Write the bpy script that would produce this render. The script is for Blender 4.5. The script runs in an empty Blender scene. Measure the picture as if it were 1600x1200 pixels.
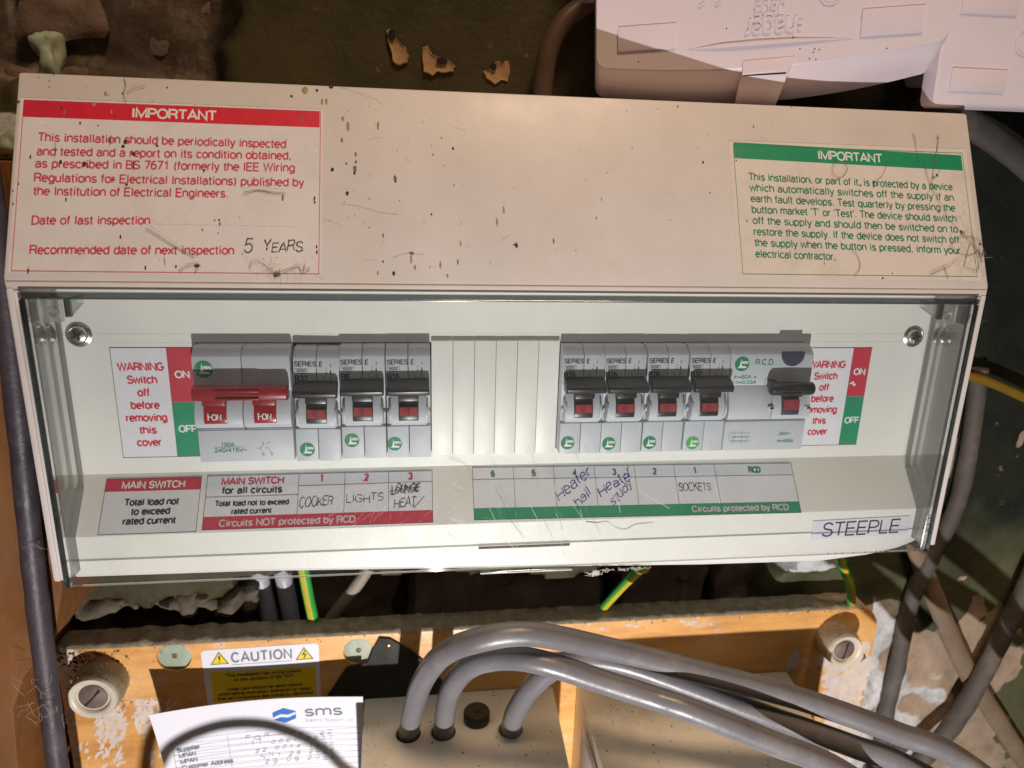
import bpy, bmesh, math, random
from mathutils import Vector, Matrix, noise
R = math.radians
MM = 0.001
random.seed(7)
scene = bpy.context.scene
COL = scene.collection

# ------------------------------------------------------------------ camera, world, lamps, exposure
yaw, pitch, roll = 0.135127841, 0.274871227, 0.0277316004
fwd = Vector((math.sin(yaw)*math.cos(pitch), math.cos(yaw)*math.cos(pitch), -math.sin(pitch)))
right = Vector((math.cos(yaw), -math.sin(yaw), 0)); up = right.cross(fwd)
r2 = right*math.cos(roll) + up*math.sin(roll); u2 = up*math.cos(roll) - right*math.sin(roll)
cam = bpy.data.cameras.new('camera'); cam_o = bpy.data.objects.new('camera', cam); COL.objects.link(cam_o)
cam_o.matrix_world = Matrix(((r2.x, u2.x, -fwd.x, -0.0472855689), (r2.y, u2.y, -fwd.y, -0.275268896), (r2.z, u2.z, -fwd.z, 0.0373628834), (0, 0, 0, 1)))
cam.sensor_width = 36; cam.lens = 36*1121.48/1600; cam.clip_start = 0.01; cam.clip_end = 50
cam.dof.use_dof = True; cam.dof.focus_distance = 0.302; cam.dof.aperture_fstop = 13.0
scene.camera = cam_o

world = bpy.data.worlds.new('World'); scene.world = world; world.use_nodes = True
bg = world.node_tree.nodes['Background']; bg.inputs[0].default_value = (1.0, 0.80, 0.62, 1); bg.inputs[1].default_value = 0.035

def lamp(name, kind, loc, target, power, color, size):
    l = bpy.data.lights.new(name, kind); o = bpy.data.objects.new(name, l); COL.objects.link(o)
    o.location = loc; o.rotation_euler = (Vector(target)-Vector(loc)).to_track_quat('-Z', 'Y').to_euler()
    l.energy = power; l.color = color
    if kind == 'AREA': l.shape = 'DISK'; l.size = size
    else: l.shadow_soft_size = size
    if kind == 'SPOT': l.spot_size = R(120); l.spot_blend = 1.0
    return o
# the torch held low in front of the board, and the warm room bulb high to the right
lamp('torch', 'SPOT', (-0.028, -0.47, -0.405), (0.040, 0.021, -0.318), 16.6, (1.0, 0.955, 0.955), 0.005)
lamp('room_bulb', 'AREA', (0.18, -0.40, 1.0), (0.03, 0.03, -0.2), 7.5, (1.0, 0.70, 0.45), 0.25)
scene.view_settings.view_transform = 'Standard'; scene.view_settings.look = 'None'
scene.view_settings.exposure = 0.0; scene.view_settings.gamma = 1.0

# ------------------------------------------------------------------ materials
def S(r, g, b):
    f = lambda c: (c/255/12.92 if c/255 <= .04045 else ((c/255+.055)/1.055)**2.4)
    return (f(r), f(g), f(b))
class NT:
    def __init__(s, name):
        s.m = bpy.data.materials.new(name); s.m.use_nodes = True; s.t = s.m.node_tree; s.n = s.t.nodes
        s.b = s.n['Principled BSDF']; s.out = s.n['Material Output']; s.co = s.n.new('ShaderNodeTexCoord')
    def new(s, k, **kw):
        n = s.n.new(k)
        for a, v in kw.items():
            if a in n.inputs: n.inputs[a].default_value = v
            else: setattr(n, a, v)
        return n
    def L(s, a, b): s.t.links.new(a, b)
    def noise(s, scale, detail=4, rough=.6, vec=None):
        n = s.new('ShaderNodeTexNoise', Scale=scale, Detail=detail, Roughness=rough); s.L(vec or s.co.outputs['Object'], n.inputs['Vector']); return n.outputs['Fac']
    def ramp(s, fac, stops):
        r = s.n.new('ShaderNodeValToRGB'); s.L(fac, r.inputs[0]); e = r.color_ramp.elements
        while len(e) < len(stops): e.new(.5)
        for i, (p, c) in enumerate(stops): e[i].position = p; e[i].color = (*c, 1) if not isinstance(c, (int, float)) else (c, c, c, 1)
        return r.outputs[0]
    def mix(s, fac, a, b, mode='MIX'):
        n = s.new('ShaderNodeMix', data_type='RGBA', blend_type=mode)
        for k, v in ((0, fac), (6, a), (7, b)):
            if hasattr(v, 'is_output'): s.L(v, n.inputs[k])
            elif k == 0: n.inputs[0].default_value = v
            else: n.inputs[k].default_value = (*v, 1)
        return n.outputs[2]
    def math(s, op, a, b=0.0):
        n = s.new('ShaderNodeMath', operation=op)
        for k, v in ((0, a), (1, b)):
            if hasattr(v, 'is_output'): s.L(v, n.inputs[k])
            else: n.inputs[k].default_value = v
        return n.outputs[0]
    def bump(s, h, dist, strength=1.0):
        n = s.new('ShaderNodeBump', Distance=dist, Strength=strength); s.L(h, n.inputs['Height']); s.L(n.outputs[0], s.b.inputs['Normal'])
def mat(name, c, rough=.5, var=.06, vscale=60, bump=0.0, bscale=900, metal=0.0, spec=.5, stain=None, stain_amt=.0, sscale=25):
    t = NT(name); b = t.b; b.inputs['Roughness'].default_value = rough; b.inputs['Metallic'].default_value = metal
    b.inputs['Specular IOR Level'].default_value = spec
    v = t.noise(vscale, 6)
    lo = tuple(x*(1-var) for x in c); hi = tuple(min(1, x*(1+var)) for x in c)
    col = t.ramp(v, [(.3, lo), (.7, hi)])
    if stain:
        f = t.ramp(t.noise(sscale, 8, .7), [(.52, 0.0), (.72, stain_amt)])
        col = t.mix(f, col, stain)
    t.L(col, b.inputs['Base Color'])
    rr = t.ramp(t.noise(vscale*2, 5), [(.3, rough*.85), (.7, min(1, rough*1.15))]); t.L(rr, b.inputs['Roughness'])
    if bump: t.bump(t.noise(bscale, 3), bump)
    return t.m
def flat(name, c, rough=.5, spec=.4):
    t = NT(name); t.b.inputs['Base Color'].default_value = (*c, 1); t.b.inputs['Roughness'].default_value = rough; t.b.inputs['Specular IOR Level'].default_value = spec
    return t.m
def clear(name, tint, gloss=.06, rough=.03, haze=0.0):
    t = NT(name); t.n.remove(t.b)
    tr = t.new('ShaderNodeBsdfTransparent'); tr.inputs[0].default_value = (*tint, 1)
    gl = t.new('ShaderNodeBsdfGlossy', Roughness=rough); gl.inputs[0].default_value = (1, 1, 1, 1)
    fr = t.new('ShaderNodeFresnel', IOR=1.4); f = t.math('MULTIPLY', fr.outputs[0], gloss)
    mx = t.new('ShaderNodeMixShader'); t.L(f, mx.inputs[0]); t.L(tr.outputs[0], mx.inputs[1]); t.L(gl.outputs[0], mx.inputs[2])
    last = mx.outputs[0]
    if haze:
        df = t.new('ShaderNodeBsdfDiffuse'); df.inputs[0].default_value = (.8, .8, .78, 1)
        hz = t.ramp(t.noise(70, 8, .7), [(.35, haze*.4), (.75, haze)])
        m2 = t.new('ShaderNodeMixShader'); t.L(hz, m2.inputs[0]); t.L(last, m2.inputs[1]); t.L(df.outputs[0], m2.inputs[2]); last = m2.outputs[0]
    t.L(last, t.out.inputs['Surface']); return t.m

M = {}
M['casing'] = mat('aged_cream_plastic', (.66, .61, .58), .42, .05, 30, .00006, 1600, stain=(.62, .54, .44), stain_amt=.35, sscale=18)
M['panel'] = mat('cream_panel_plastic', (.765, .755, .71), .38, .03, 40, .00009, 1800, stain=(.68, .66, .56), stain_amt=.3, sscale=30)
M['dark'] = mat('dark_recess', (.015, .015, .015), .8)
M['grey'] = mat('pale_grey_plastic', (.52, .54, .58), .48, .025, 80, .00004, 1500, stain=(.42, .43, .45), stain_amt=.25, sscale=60)
M['black'] = mat('black_plastic', (.012, .013, .016), .32, .15, 200, spec=.5, stain=(.06, .055, .05), stain_amt=.5, sscale=90)
M['red'] = mat('red_plastic', (.25, .010, .016), .3, .08, 200, spec=.5)
M['red_window'] = mat('red_window_plastic', (.34, .014, .02), .25, .08, 200)
M['red_band'] = mat('red_indicator', (.30, .045, .05), .3, .2, 300)
M['navy'] = mat('blue_black_button', (.035, .04, .075), .35, .1, 200)
M['logo_green'] = flat('logo_green', S(20, 125, 85)); M['logo_light'] = flat('logo_light_green', S(70, 165, 75))
M['white_print'] = flat('white_print', (.75, .77, .76)); M['red_print'] = flat('red_print', (.62, .035, .07)); M['pink_print'] = flat('red_notice_print', (.58, .055, .10))
M['green_print'] = flat('green_print', (.02, .21, .125)); M['black_print'] = flat('black_print', (.035, .03, .04)); M['ink'] = flat('pen_ink', (.06, .055, .08)); M['blue_ink'] = flat('blue_pen_ink', (.045, .045, .27))
M['grey_print'] = flat('grey_print', (.17, .19, .22)); M['faint_print'] = flat('faint_print', (.48, .52, .62)); M['mauve_print'] = flat('pale_band_print', (.60, .50, .53))
M['paper_hood'] = mat('notice_paper', (.72, .68, .68), .5, .04, 50, .00012, 700, stain=(.60, .53, .48), stain_amt=.45, sscale=30)
M['paper_green'] = mat('aged_notice_paper', (.70, .65, .60), .5, .04, 50, .00014, 600, stain=(.5, .43, .36), stain_amt=.5, sscale=28)
M['paper'] = mat('label_paper', (.74, .74, .78), .42, .03, 60, .00005, 900, stain=(.62, .6, .58), stain_amt=.25, sscale=40)
M['red_block'] = mat('red_label_block', (.55, .035, .065), .42, .05, 60); M['green_block'] = mat('green_label_block', (.012, .27, .13), .42, .06, 60)
M['red_notice'] = mat('red_notice_band', (.66, .02, .045), .42, .06, 60, stain=(.45, .03, .05), stain_amt=.6)
M['steel'] = mat('zinc_screw', (.62, .60, .55), .28, .15, 400, .00008, 700, metal=1.0)
M['clear'] = clear('clear_door_plastic', (.97, .98, .97), .7, .03, .020)
M['edge_low'] = clear('clear_flap_lower_edge', (.95, .96, .955), 1.4, .10, .006)
M['edge'] = clear('smoked_door_edge', (.40, .435, .43), 1.4, .16, .02)
M['side'] = clear('smoked_door_side', (.86, .87, .86), .8, .06, .03)
M['lug'] = clear('frosted_hinge_plastic', (.82, .82, .79), 1.2, .2, .32)
M['scratch'] = clear('scratch_marks', (.80, .80, .80), .5, .4, .55)
M['fly_d'] = flat('fly_speck_dark', (.045, .03, .018), .7); M['fly_t'] = flat('fly_speck_tan', (.36, .26, .13), .7); M['fly_o'] = flat('fly_speck_olive', (.21, .15, .08), .7)
M['web'] = flat('dusty_cobweb', (.24, .185, .15), .9, .1); M['fluff'] = flat('pale_fluff', (.62, .57, .52), .9, .1); M['hair'] = flat('fine_hair', (.42, .32, .26), .8, .2)
M['hager'] = mat('white_pink_plastic', (.79, .69, .735), .4, .02, 40, .00003, 1800)
M['meter'] = mat('beige_meter_case', (.86, .81, .70), .45, .04, 45, .00006, 1200, stain=(.42, .34, .24), stain_amt=.4, sscale=35)
M['cable'] = mat('grey_cable_sheath', (.165, .158, .168), .36, .12, 40, .00012, 260, spec=.6, stain=(.27, .25, .235), stain_amt=.75, sscale=38)
M['cable_dirty'] = mat('dusty_grey_cable', (.085, .073, .064), .75, .25, 60, .0002, 500, stain=(.17, .13, .10), stain_amt=.7, sscale=60)
M['cable_tan'] = mat('dusty_tan_cable', (.215, .155, .10), .65, .15, 50, .0002, 400, stain=(.20, .15, .10), stain_amt=.7, sscale=60)
M['cable_purple'] = mat('dark_mauve_cable', (.055, .043, .052), .5, .2, 60, .0002, 450, stain=(.13, .11, .115), stain_amt=.6, sscale=90)
M['cable_black'] = mat('dark_cable', (.05, .05, .06), .4, .1, 60); M['cable_pale'] = mat('pale_grey_cable', (.4, .4, .45), .4, .1, 60)
M['cable_beige'] = mat('beige_cable', (.34, .29, .22), .6, .15, 60, .0002, 400); M['cable_brown'] = mat('brown_cable', (.10, .06, .042), .5, .15, 60)
M['yellow'] = mat('yellow_sheath', (.62, .42, .02), .4, .1, 60); M['earth_green'] = mat('green_sheath', (.05, .38, .06), .4, .1, 60); M['mustard'] = mat('old_yellow_sheath', (.20, .125, .009), .5, .15, 60)
M['porcelain_rim'] = mat('cream_porcelain_rim', (.66, .58, .46), .35, .08, 80, .0001, 500, stain=(.40, .31, .20), stain_amt=.6, sscale=120)
M['porcelain'] = mat('dusty_cream_porcelain', (.36, .285, .185), .6, .25, 60, .0004, 350, stain=(.16, .12, .08), stain_amt=.9, sscale=60)
M['old_screw'] = mat('dull_old_screw', (.15, .10, .085), .6, .2, 200, .0002, 500)
M['plug'] = mat('mint_painted_disc', (.34, .40, .29), .5, .15, 120, .0003, 250, stain=(.50, .43, .30), stain_amt=.9, sscale=110)
M['soot'] = mat('black_bakelite', (.022, .02, .015), .75, .3, 60, .0002, 300, stain=(.08, .06, .04), stain_amt=.6)
M['sheet'] = mat('white_form_paper', (.77, .76, .81), .55, .02, 40)
M['name'] = mat('pale_lilac_strip', (.67, .67, .75), .4, .02, 40)
M['sheet2'] = mat('white_label_vinyl', (.78, .77, .80), .4, .02, 40)
M['cau_yellow'] = mat('yellow_label_block', (.82, .62, .01), .4, .04, 60)
M['logo_blue'] = flat('logo_blue', S(45, 110, 190)); M['logo_pale'] = flat('logo_pale_blue', S(120, 170, 220))
M['seal'] = mat('black_rubber_bung', (.022, .02, .02), .5, .2, 100)
def wood_mat(name, c0, c1, c2, scale, axis, rough, scuff=None, samt=0):
    t = NT(name); mp = t.new('ShaderNodeMapping'); t.L(t.co.outputs['Object'], mp.inputs[0]); mp.inputs['Scale'].default_value = axis
    n = t.noise(scale, 8, .65, mp.outputs[0]); n2 = t.noise(scale*6, 4, .6, mp.outputs[0])
    f = t.math('ADD', t.math('MULTIPLY', n, .75), t.math('MULTIPLY', n2, .25))
    c = t.ramp(f, [(.30, c0), (.5, c1), (.68, c2)])
    if scuff:
        g = t.ramp(t.noise(42, 12, .78), [(.56, 0.0), (.62, samt)])
        g2 = t.ramp(t.noise(9, 3), [(.46, 0.0), (.60, 1.0)])
        c = t.mix(t.math('MULTIPLY', g, g2), c, scuff)
    gr = t.ramp(t.noise(14, 10, .75), [(.50, 0.0), (.70, .6)]); c = t.mix(gr, c, tuple(x*.42 for x in c1))
    fl = t.ramp(t.noise(260, 4, .7), [(.66, 0.0), (.72, .7)]); c = t.mix(fl, c, (.07, .045, .025))
    t.L(c, t.b.inputs['Base Color']); t.L(t.ramp(t.noise(20, 8), [(.35, rough*.8), (.7, min(1, rough*1.9))]), t.b.inputs['Roughness'])
    t.bump(f, .0003); return t.m
M['board'] = wood_mat('varnished_orange_wood', (.54, .24, .06), (.80, .41, .125), (.86, .53, .21), 40, (.35, 1, 1.6), .32, (.72, .58, .47), .9)
M['post'] = wood_mat('brown_painted_wood', (.13, .046, .009), (.20, .074, .014), (.25, .10, .022), 30, (1, 1, .18), .55, (.24, .14, .07), .25)
M['dust'] = mat('thick_brown_dust', (.31, .25, .165), .95, .35, 200, .0006, 400, stain=(.38, .32, .24), stain_amt=.7, sscale=150)
M['brick'] = mat('sooty_brown_brick', (.15, .10, .075), .9, .3, 70, .0012, 130, stain=(.26, .20, .13), stain_amt=.9, sscale=60)
M['rubble'] = mat('broken_mortar', (.115, .09, .06), .95, .3, 90, .0012, 160, stain=(.07, .055, .04), stain_amt=.95, sscale=50)
M['chip'] = mat('exposed_plaster', (.42, .255, .125), .9, .15, 150, .0005, 300, stain=(.26, .14, .06), stain_amt=.8, sscale=180)
M['hole'] = mat('hole_shade_black', (.012, .009, .006), .9)

# ------------------------------------------------------------------ mesh helpers (all lengths in millimetres)
LOC = {}
def tag(o, label=None, cat=None, group=None, kind=None):
    for k, v in (('label', label), ('category', cat), ('group', group), ('kind', kind)):
        if v: o[k] = v
    return o
def thing(name, label, cat, loc=(0, 0, 0), group=None):
    o = bpy.data.objects.new(name, None); COL.objects.link(o); o.location = Vector(loc)*MM; o.empty_display_size = .01
    LOC[o.name] = Vector(loc); return tag(o, label, cat, group)
def finish(o, me, m, parent, smooth):
    for x in (m if isinstance(m, (list, tuple)) else [m]): me.materials.append(x)
    if smooth is not None:
        for p in me.polygons: p.use_smooth = True
        me.set_sharp_from_angle(angle=R(smooth))
    COL.objects.link(o)
    if parent: o.parent = parent
    return o
def obj(name, bm, m, parent=None, label=None, kind=None, smooth=35, origin=None):
    off = LOC.get(parent.name, Vector()) if parent else (Vector(origin) if origin else Vector())
    for v in bm.verts: v.co = (v.co-off)*MM
    bmesh.ops.recalc_face_normals(bm, faces=bm.faces) if smooth is not None else None
    me = bpy.data.meshes.new(name); bm.to_mesh(me); bm.free()
    o = bpy.data.objects.new(name, me)
    if not parent and origin: o.location = off*MM
    finish(o, me, m, parent, smooth)
    LOC[o.name] = off
    return tag(o, label, None, None, kind)
def BM(): return bmesh.new()
def bevel(bm, w, seg=2, ang=30):
    bmesh.ops.recalc_face_normals(bm, faces=bm.faces)
    es = [e for e in bm.edges if len(e.link_faces) == 2 and e.calc_face_angle(0) > R(ang)]
    bmesh.ops.bevel(bm, geom=es, offset=w, segments=seg, profile=.6, affect='EDGES', clamp_overlap=True)
    return bm
def merge(bm, other):
    me = bpy.data.meshes.new('tmp'); other.to_mesh(me); other.free(); bm.from_mesh(me); bpy.data.meshes.remove(me); return bm
def hexa(bm, ps):
    v = [bm.verts.new(p) for p in ps]
    for f in ((0, 1, 2, 3), (7, 6, 5, 4), (0, 4, 5, 1), (1, 5, 6, 2), (2, 6, 7, 3), (3, 7, 4, 0)): bm.faces.new([v[i] for i in f])
    return bm
def box(x0, x1, y0, y1, z0, z1, bv=0, seg=2, bm=None):
    b = hexa(BM(), [(x0, y0, z0), (x1, y0, z0), (x1, y0, z1), (x0, y0, z1), (x0, y1, z0), (x1, y1, z0), (x1, y1, z1), (x0, y1, z1)])
    if bv: bevel(b, bv, seg)
    return merge(bm, b) if bm else b
def loft(sections, bm=None, bv=0, cap=True):
    b = BM(); rows = [[b.verts.new(p) for p in s] for s in sections]; n = len(rows[0])
    for a, c in zip(rows, rows[1:]):
        for i in range(n): b.faces.new((a[i], a[(i+1) % n], c[(i+1) % n], c[i]))
    if cap: b.faces.new(rows[0]); b.faces.new(rows[-1][::-1])
    if bv: bevel(b, bv)
    return merge(bm, b) if bm else b
def prism(prof, x0, x1, bm=None, bv=0): return loft([[(x, y, z) for y, z in prof] for x in (x0, x1)], bm, bv)
def basis(d):
    d = Vector(d).normalized(); a = Vector((0, 0, 1)) if abs(d.z) < .9 else Vector((1, 0, 0))
    u = d.cross(a).normalized(); return u, d.cross(u), d
def lathe(c, axis, prof, seg=28, bm=None, cap=True):
    """prof: (radius, distance along axis)"""
    u, v, d = basis(axis); c = Vector(c)
    secs = [[c+d*h+(u*math.cos(2*math.pi*i/seg)+v*math.sin(2*math.pi*i/seg))*r for i in range(seg)] for r, h in prof]
    return loft(secs, bm, 0, cap)
def spline(pts, n=10):
    P = [Vector(p) for p in pts]; P = [P[0]*2-P[1]]+P+[P[-1]*2-P[-2]]; out = []
    for i in range(1, len(P)-2):
        a, b, c, d = P[i-1:i+3]
        for k in range(n):
            t = k/n; out.append(.5*((2*b)+(c-a)*t+(2*a-5*b+4*c-d)*t*t+(3*b-a-3*c+d)*t**3))
    out.append(P[-2]); return out
def tube(pts, r, seg=12, bm=None, n=8, flat_=1.0, wob=0.0, r2=None):
    P = spline(pts, n) if n > 1 else [Vector(p) for p in pts]; secs = []; nrm = None
    for i, p in enumerate(P):
        t = (P[min(i+1, len(P)-1)]-P[max(i-1, 0)]).normalized()
        if nrm is None: nrm = basis(t)[0]
        nrm = (nrm-t*nrm.dot(t)).normalized(); bn = t.cross(nrm)
        rr = r+(r2-r)*i/(len(P)-1) if r2 is not None else r
        if wob: rr *= 1+wob*noise.noise(p*.12)
        q = []
        for k in range(seg):
            a = 2*math.pi*k/seg; dirv = nrm*math.cos(a)+bn*math.sin(a)
            if flat_ != 1.0: dirv = Vector((dirv.x, dirv.y*flat_, dirv.z))
            q.append(p+dirv*rr)
        secs.append(q)
    return loft(secs, bm)
class Fr:
    """a plane to build on: origin, x and y directions; e = height above it"""
    def __init__(s, P0, U, V): s.P = Vector(P0); s.U = Vector(U).normalized(); s.V = Vector(V).normalized(); s.N = s.U.cross(s.V)
    def __call__(s, x, y, e=0.0): return s.P+s.U*x+s.V*y+s.N*e
def slab(fr, x0, x1, y0, y1, e0, e1, bm=None, bv=0):
    b = hexa(BM(), [fr(x0, y0, e1), fr(x1, y0, e1), fr(x1, y1, e1), fr(x0, y1, e1), fr(x0, y0, e0), fr(x1, y0, e0), fr(x1, y1, e0), fr(x0, y1, e0)])
    if bv: bevel(b, bv)
    return merge(bm, b) if bm else b
def poly(fr, pts, e0, e1, bm=None, bv=0):
    return loft([[fr(x, y, e) for x, y in pts] for e in (e0, e1)], bm, bv)
def disc_pts(cx, cy, rx, ry=None, n=28, a0=0, a1=360):
    ry = ry or rx; m = n if a1-a0 >= 360 else n+1
    return [(cx+rx*math.cos(R(a0+(a1-a0)*i/n)), cy+ry*math.sin(R(a0+(a1-a0)*i/n))) for i in range(m)]

# ------------------------------------------------------------------ a grotesque stroke alphabet, built as ribbons
def A(cx, cy, rx, ry, a0, a1, n=9): return [(cx+rx*math.cos(R(a0+(a1-a0)*i/n)), cy+ry*math.sin(R(a0+(a1-a0)*i/n))) for i in range(n+1)]
G = {
'A': (.74, [[(.02, 0), (.37, 1), (.72, 0)], [(.14, .32), (.60, .32)]]), 'B': (.68, [[(.06, 0), (.06, 1), (.38, 1)]+A(.38, .765, .22, .235, 90, -90)+[(.06, .53)], [(.38, .53)]+A(.38, .265, .26, .265, 90, -90)+[(.06, 0)]]),
'C': (.74, [A(.38, .5, .34, .5, 40, 320, 18)]), 'D': (.72, [[(.06, 0), (.06, 1), (.32, 1)]+A(.32, .5, .36, .5, 90, -90, 14)+[(.06, 0)]]),
'E': (.64, [[(.6, 1), (.06, 1), (.06, 0), (.61, 0)], [(.06, .52), (.55, .52)]]), 'F': (.60, [[(.58, 1), (.06, 1), (.06, 0)], [(.06, .5), (.52, .5)]]),
'G': (.78, [A(.39, .5, .35, .5, 40, 345, 20)+[(.73, .47), (.42, .47)]]), 'H': (.72, [[(.06, 0), (.06, 1)], [(.66, 0), (.66, 1)], [(.06, .53), (.66, .53)]]),
'I': (.24, [[(.12, 0), (.12, 1)]]), 'J': (.54, [[(.44, 1), (.44, .25)]+A(.24, .22, .2, .22, 0, -180)]), 'K': (.68, [[(.06, 0), (.06, 1)], [(.62, 1), (.06, .38)], [(.25, .58), (.66, 0)]]),
'L': (.58, [[(.06, 1), (.06, 0), (.54, 0)]]), 'M': (.86, [[(.06, 0), (.06, 1), (.43, .06), (.80, 1), (.80, 0)]]), 'N': (.72, [[(.06, 0), (.06, 1), (.66, 0), (.66, 1)]]),
'O': (.80, [A(.40, .5, .36, .5, 90, 450, 26)]), 'P': (.66, [[(.06, 0), (.06, 1), (.37, 1)]+A(.37, .74, .25, .26, 90, -90)+[(.06, .48)]]), 'Q': (.80, [A(.40, .5, .36, .5, 90, 450, 26), [(.48, .2), (.74, -.04)]]),
'R': (.70, [[(.06, 0), (.06, 1), (.39, 1)]+A(.39, .75, .25, .25, 90, -90)+[(.06, .5)], [(.40, .5), (.58, .36), (.60, .12), (.66, 0)]]), 'S': (.66, [A(.33, .755, .26, .245, 15, 270, 14)+A(.33, .255, .29, .255, 90, -165, 14)]),
'T': (.64, [[(.32, 0), (.32, 1)], [(.01, 1), (.63, 1)]]), 'U': (.72, [[(.06, 1), (.06, .32)]+A(.36, .3, .3, .3, 180, 360, 14)+[(.66, 1)]]), 'V': (.68, [[(.02, 1), (.34, 0), (.66, 1)]]),
'W': (.98, [[(.02, 1), (.25, 0), (.49, 1), (.73, 0), (.96, 1)]]), 'X': (.68, [[(.02, 0), (.66, 1)], [(.02, 1), (.66, 0)]]), 'Y': (.68, [[(.02, 1), (.34, .42), (.66, 1)], [(.34, .42), (.34, 0)]]), 'Z': (.64, [[(.04, 1), (.6, 1), (.03, 0), (.62, 0)]]),
'a': (.58, [A(.28, .5, .21, .22, 160, 0, 8)+[(.49, .12), (.54, 0)], [(.49, .43), (.26, .41)]+A(.23, .205, .19, .205, 95, 270, 8)+[(.36, .03), (.49, .16)]]), 'b': (.60, [[(.06, 1), (.06, 0)], A(.30, .36, .24, .36, 180, 540, 20)]),
'c': (.54, [A(.29, .36, .25, .36, 42, 318, 14)]), 'd': (.60, [[(.54, 1), (.54, 0)], A(.30, .36, .24, .36, 0, 360, 20)]), 'e': (.58, [[(.04, .385), (.54, .385)]+A(.29, .36, .25, .36, 5, 315, 16)]),
'f': (.32, [[(.13, 0), (.13, .8)]+A(.29, .8, .16, .2, 180, 95, 6), [(.0, .71), (.30, .71)]]), 'g': (.60, [A(.30, .36, .24, .36, 0, 360, 20), [(.54, .72), (.54, -.05)]+A(.30, -.06, .24, .2, 0, -155, 9)]),
'h': (.58, [[(.06, 0), (.06, 1)], [(.06, .42)]+A(.29, .46, .23, .26, 170, 0, 9)+[(.52, 0)]]), 'i': (.24, [[(.12, 0), (.12, .72)], [(.12, .87), (.12, 1)]]), 'j': (.24, [[(.12, .72), (.12, -.15), (.02, -.25)], [(.12, .87), (.12, 1)]]),
'k': (.54, [[(.06, 0), (.06, 1)], [(.48, .72), (.06, .28)], [(.2, .42), (.52, 0)]]), 'l': (.24, [[(.12, 0), (.12, 1)]]), 'm': (.88, [[(.06, 0), (.06, .72)], [(.06, .44)]+A(.26, .48, .19, .24, 170, 0, 8)+[(.45, 0)], [(.45, .44)]+A(.63, .48, .19, .24, 170, 0, 8)+[(.82, 0)]]),
'n': (.58, [[(.06, 0), (.06, .72)], [(.06, .42)]+A(.29, .46, .23, .26, 170, 0, 9)+[(.52, 0)]]), 'o': (.60, [A(.30, .36, .26, .36, 90, 450, 20)]), 'p': (.60, [[(.06, .72), (.06, -.26)], A(.30, .36, .24, .36, 180, 540, 20)]),
'q': (.60, [[(.54, .72), (.54, -.26)], A(.30, .36, .24, .36, 0, 360, 20)]), 'r': (.36, [[(.06, 0), (.06, .72)], [(.06, .40)]+A(.30, .44, .24, .27, 170, 85, 5)]), 's': (.52, [A(.26, .535, .19, .185, 20, 270, 9)+A(.26, .18, .21, .18, 90, -160, 9)]),
't': (.32, [[(.14, .92), (.14, .14)]+A(.26, .13, .12, .13, 180, 280, 4), [(.0, .71), (.30, .71)]]), 'u': (.58, [[(.06, .72), (.06, .26)]+A(.29, .26, .23, .26, 180, 350, 9), [(.52, .72), (.52, 0)]]), 'v': (.52, [[(.02, .72), (.26, 0), (.50, .72)]]),
'w': (.76, [[(.02, .72), (.19, 0), (.38, .72), (.57, 0), (.74, .72)]]), 'x': (.52, [[(.02, 0), (.50, .72)], [(.02, .72), (.50, 0)]]), 'y': (.52, [[(.02, .72), (.27, .02)], [(.50, .72), (.22, -.2), (.06, -.24)]]), 'z': (.52, [[(.04, .72), (.48, .72), (.03, 0), (.5, 0)]]),
'0': (.58, [A(.29, .5, .24, .5, 90, 450, 22)]), '1': (.58, [[(.14, .76), (.34, .98), (.34, 0)]]), '2': (.58, [A(.28, .73, .23, .27, 170, -35, 11)+[(.04, 0), (.54, 0)]]), '3': (.58, [A(.27, .76, .21, .24, 165, -90, 11), A(.27, .27, .25, .27, 85, -165, 12)]),
'4': (.58, [[(.42, 0), (.42, 1), (.03, .29), (.56, .29)]]), '5': (.58, [[(.5, 1), (.12, 1), (.07, .52)]+A(.28, .32, .25, .32, 125, -160, 13)]), '6': (.58, [A(.29, .31, .24, .31, 90, 450, 18), A(.36, .45, .31, .55, 70, 190, 9)]), '7': (.58, [[(.04, 1), (.53, 1), (.2, 0)]]),
'8': (.58, [A(.29, .76, .2, .24, 90, 450, 16), A(.29, .26, .24, .26, 90, 450, 18)]), '9': (.58, [A(.29, .69, .24, .31, -90, 270, 18), A(.22, .55, .31, .55, 10, -110, 9)]),
'.': (.26, [[(.09, .06), (.19, .06)]]), ',': (.26, [[(.16, .1), (.1, -.14)]]), '(': (.32, [A(.42, .4, .3, .66, 125, 235, 8)]), ')': (.32, [A(-.1, .4, .3, .66, 55, -55, 8)]), '/': (.32, [[(.0, -.02), (.30, 1)]]), "'": (.2, [[(.1, 1), (.08, .76)]]),
':': (.26, [[(.09, .06), (.19, .06)], [(.09, .6), (.19, .6)]]), '-': (.36, [[(.04, .36), (.32, .36)]]), '=': (.58, [[(.05, .28), (.53, .28)], [(.05, .5), (.53, .5)]]), '~': (.58, [[(.04, .45), (.2, .56), (.36, .42), (.54, .54)]]), '!': (.26, [[(.13, 1), (.13, .3)], [(.13, .12), (.13, 0)]]), ' ': (.32, []),
}
LIFT = [0]
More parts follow.
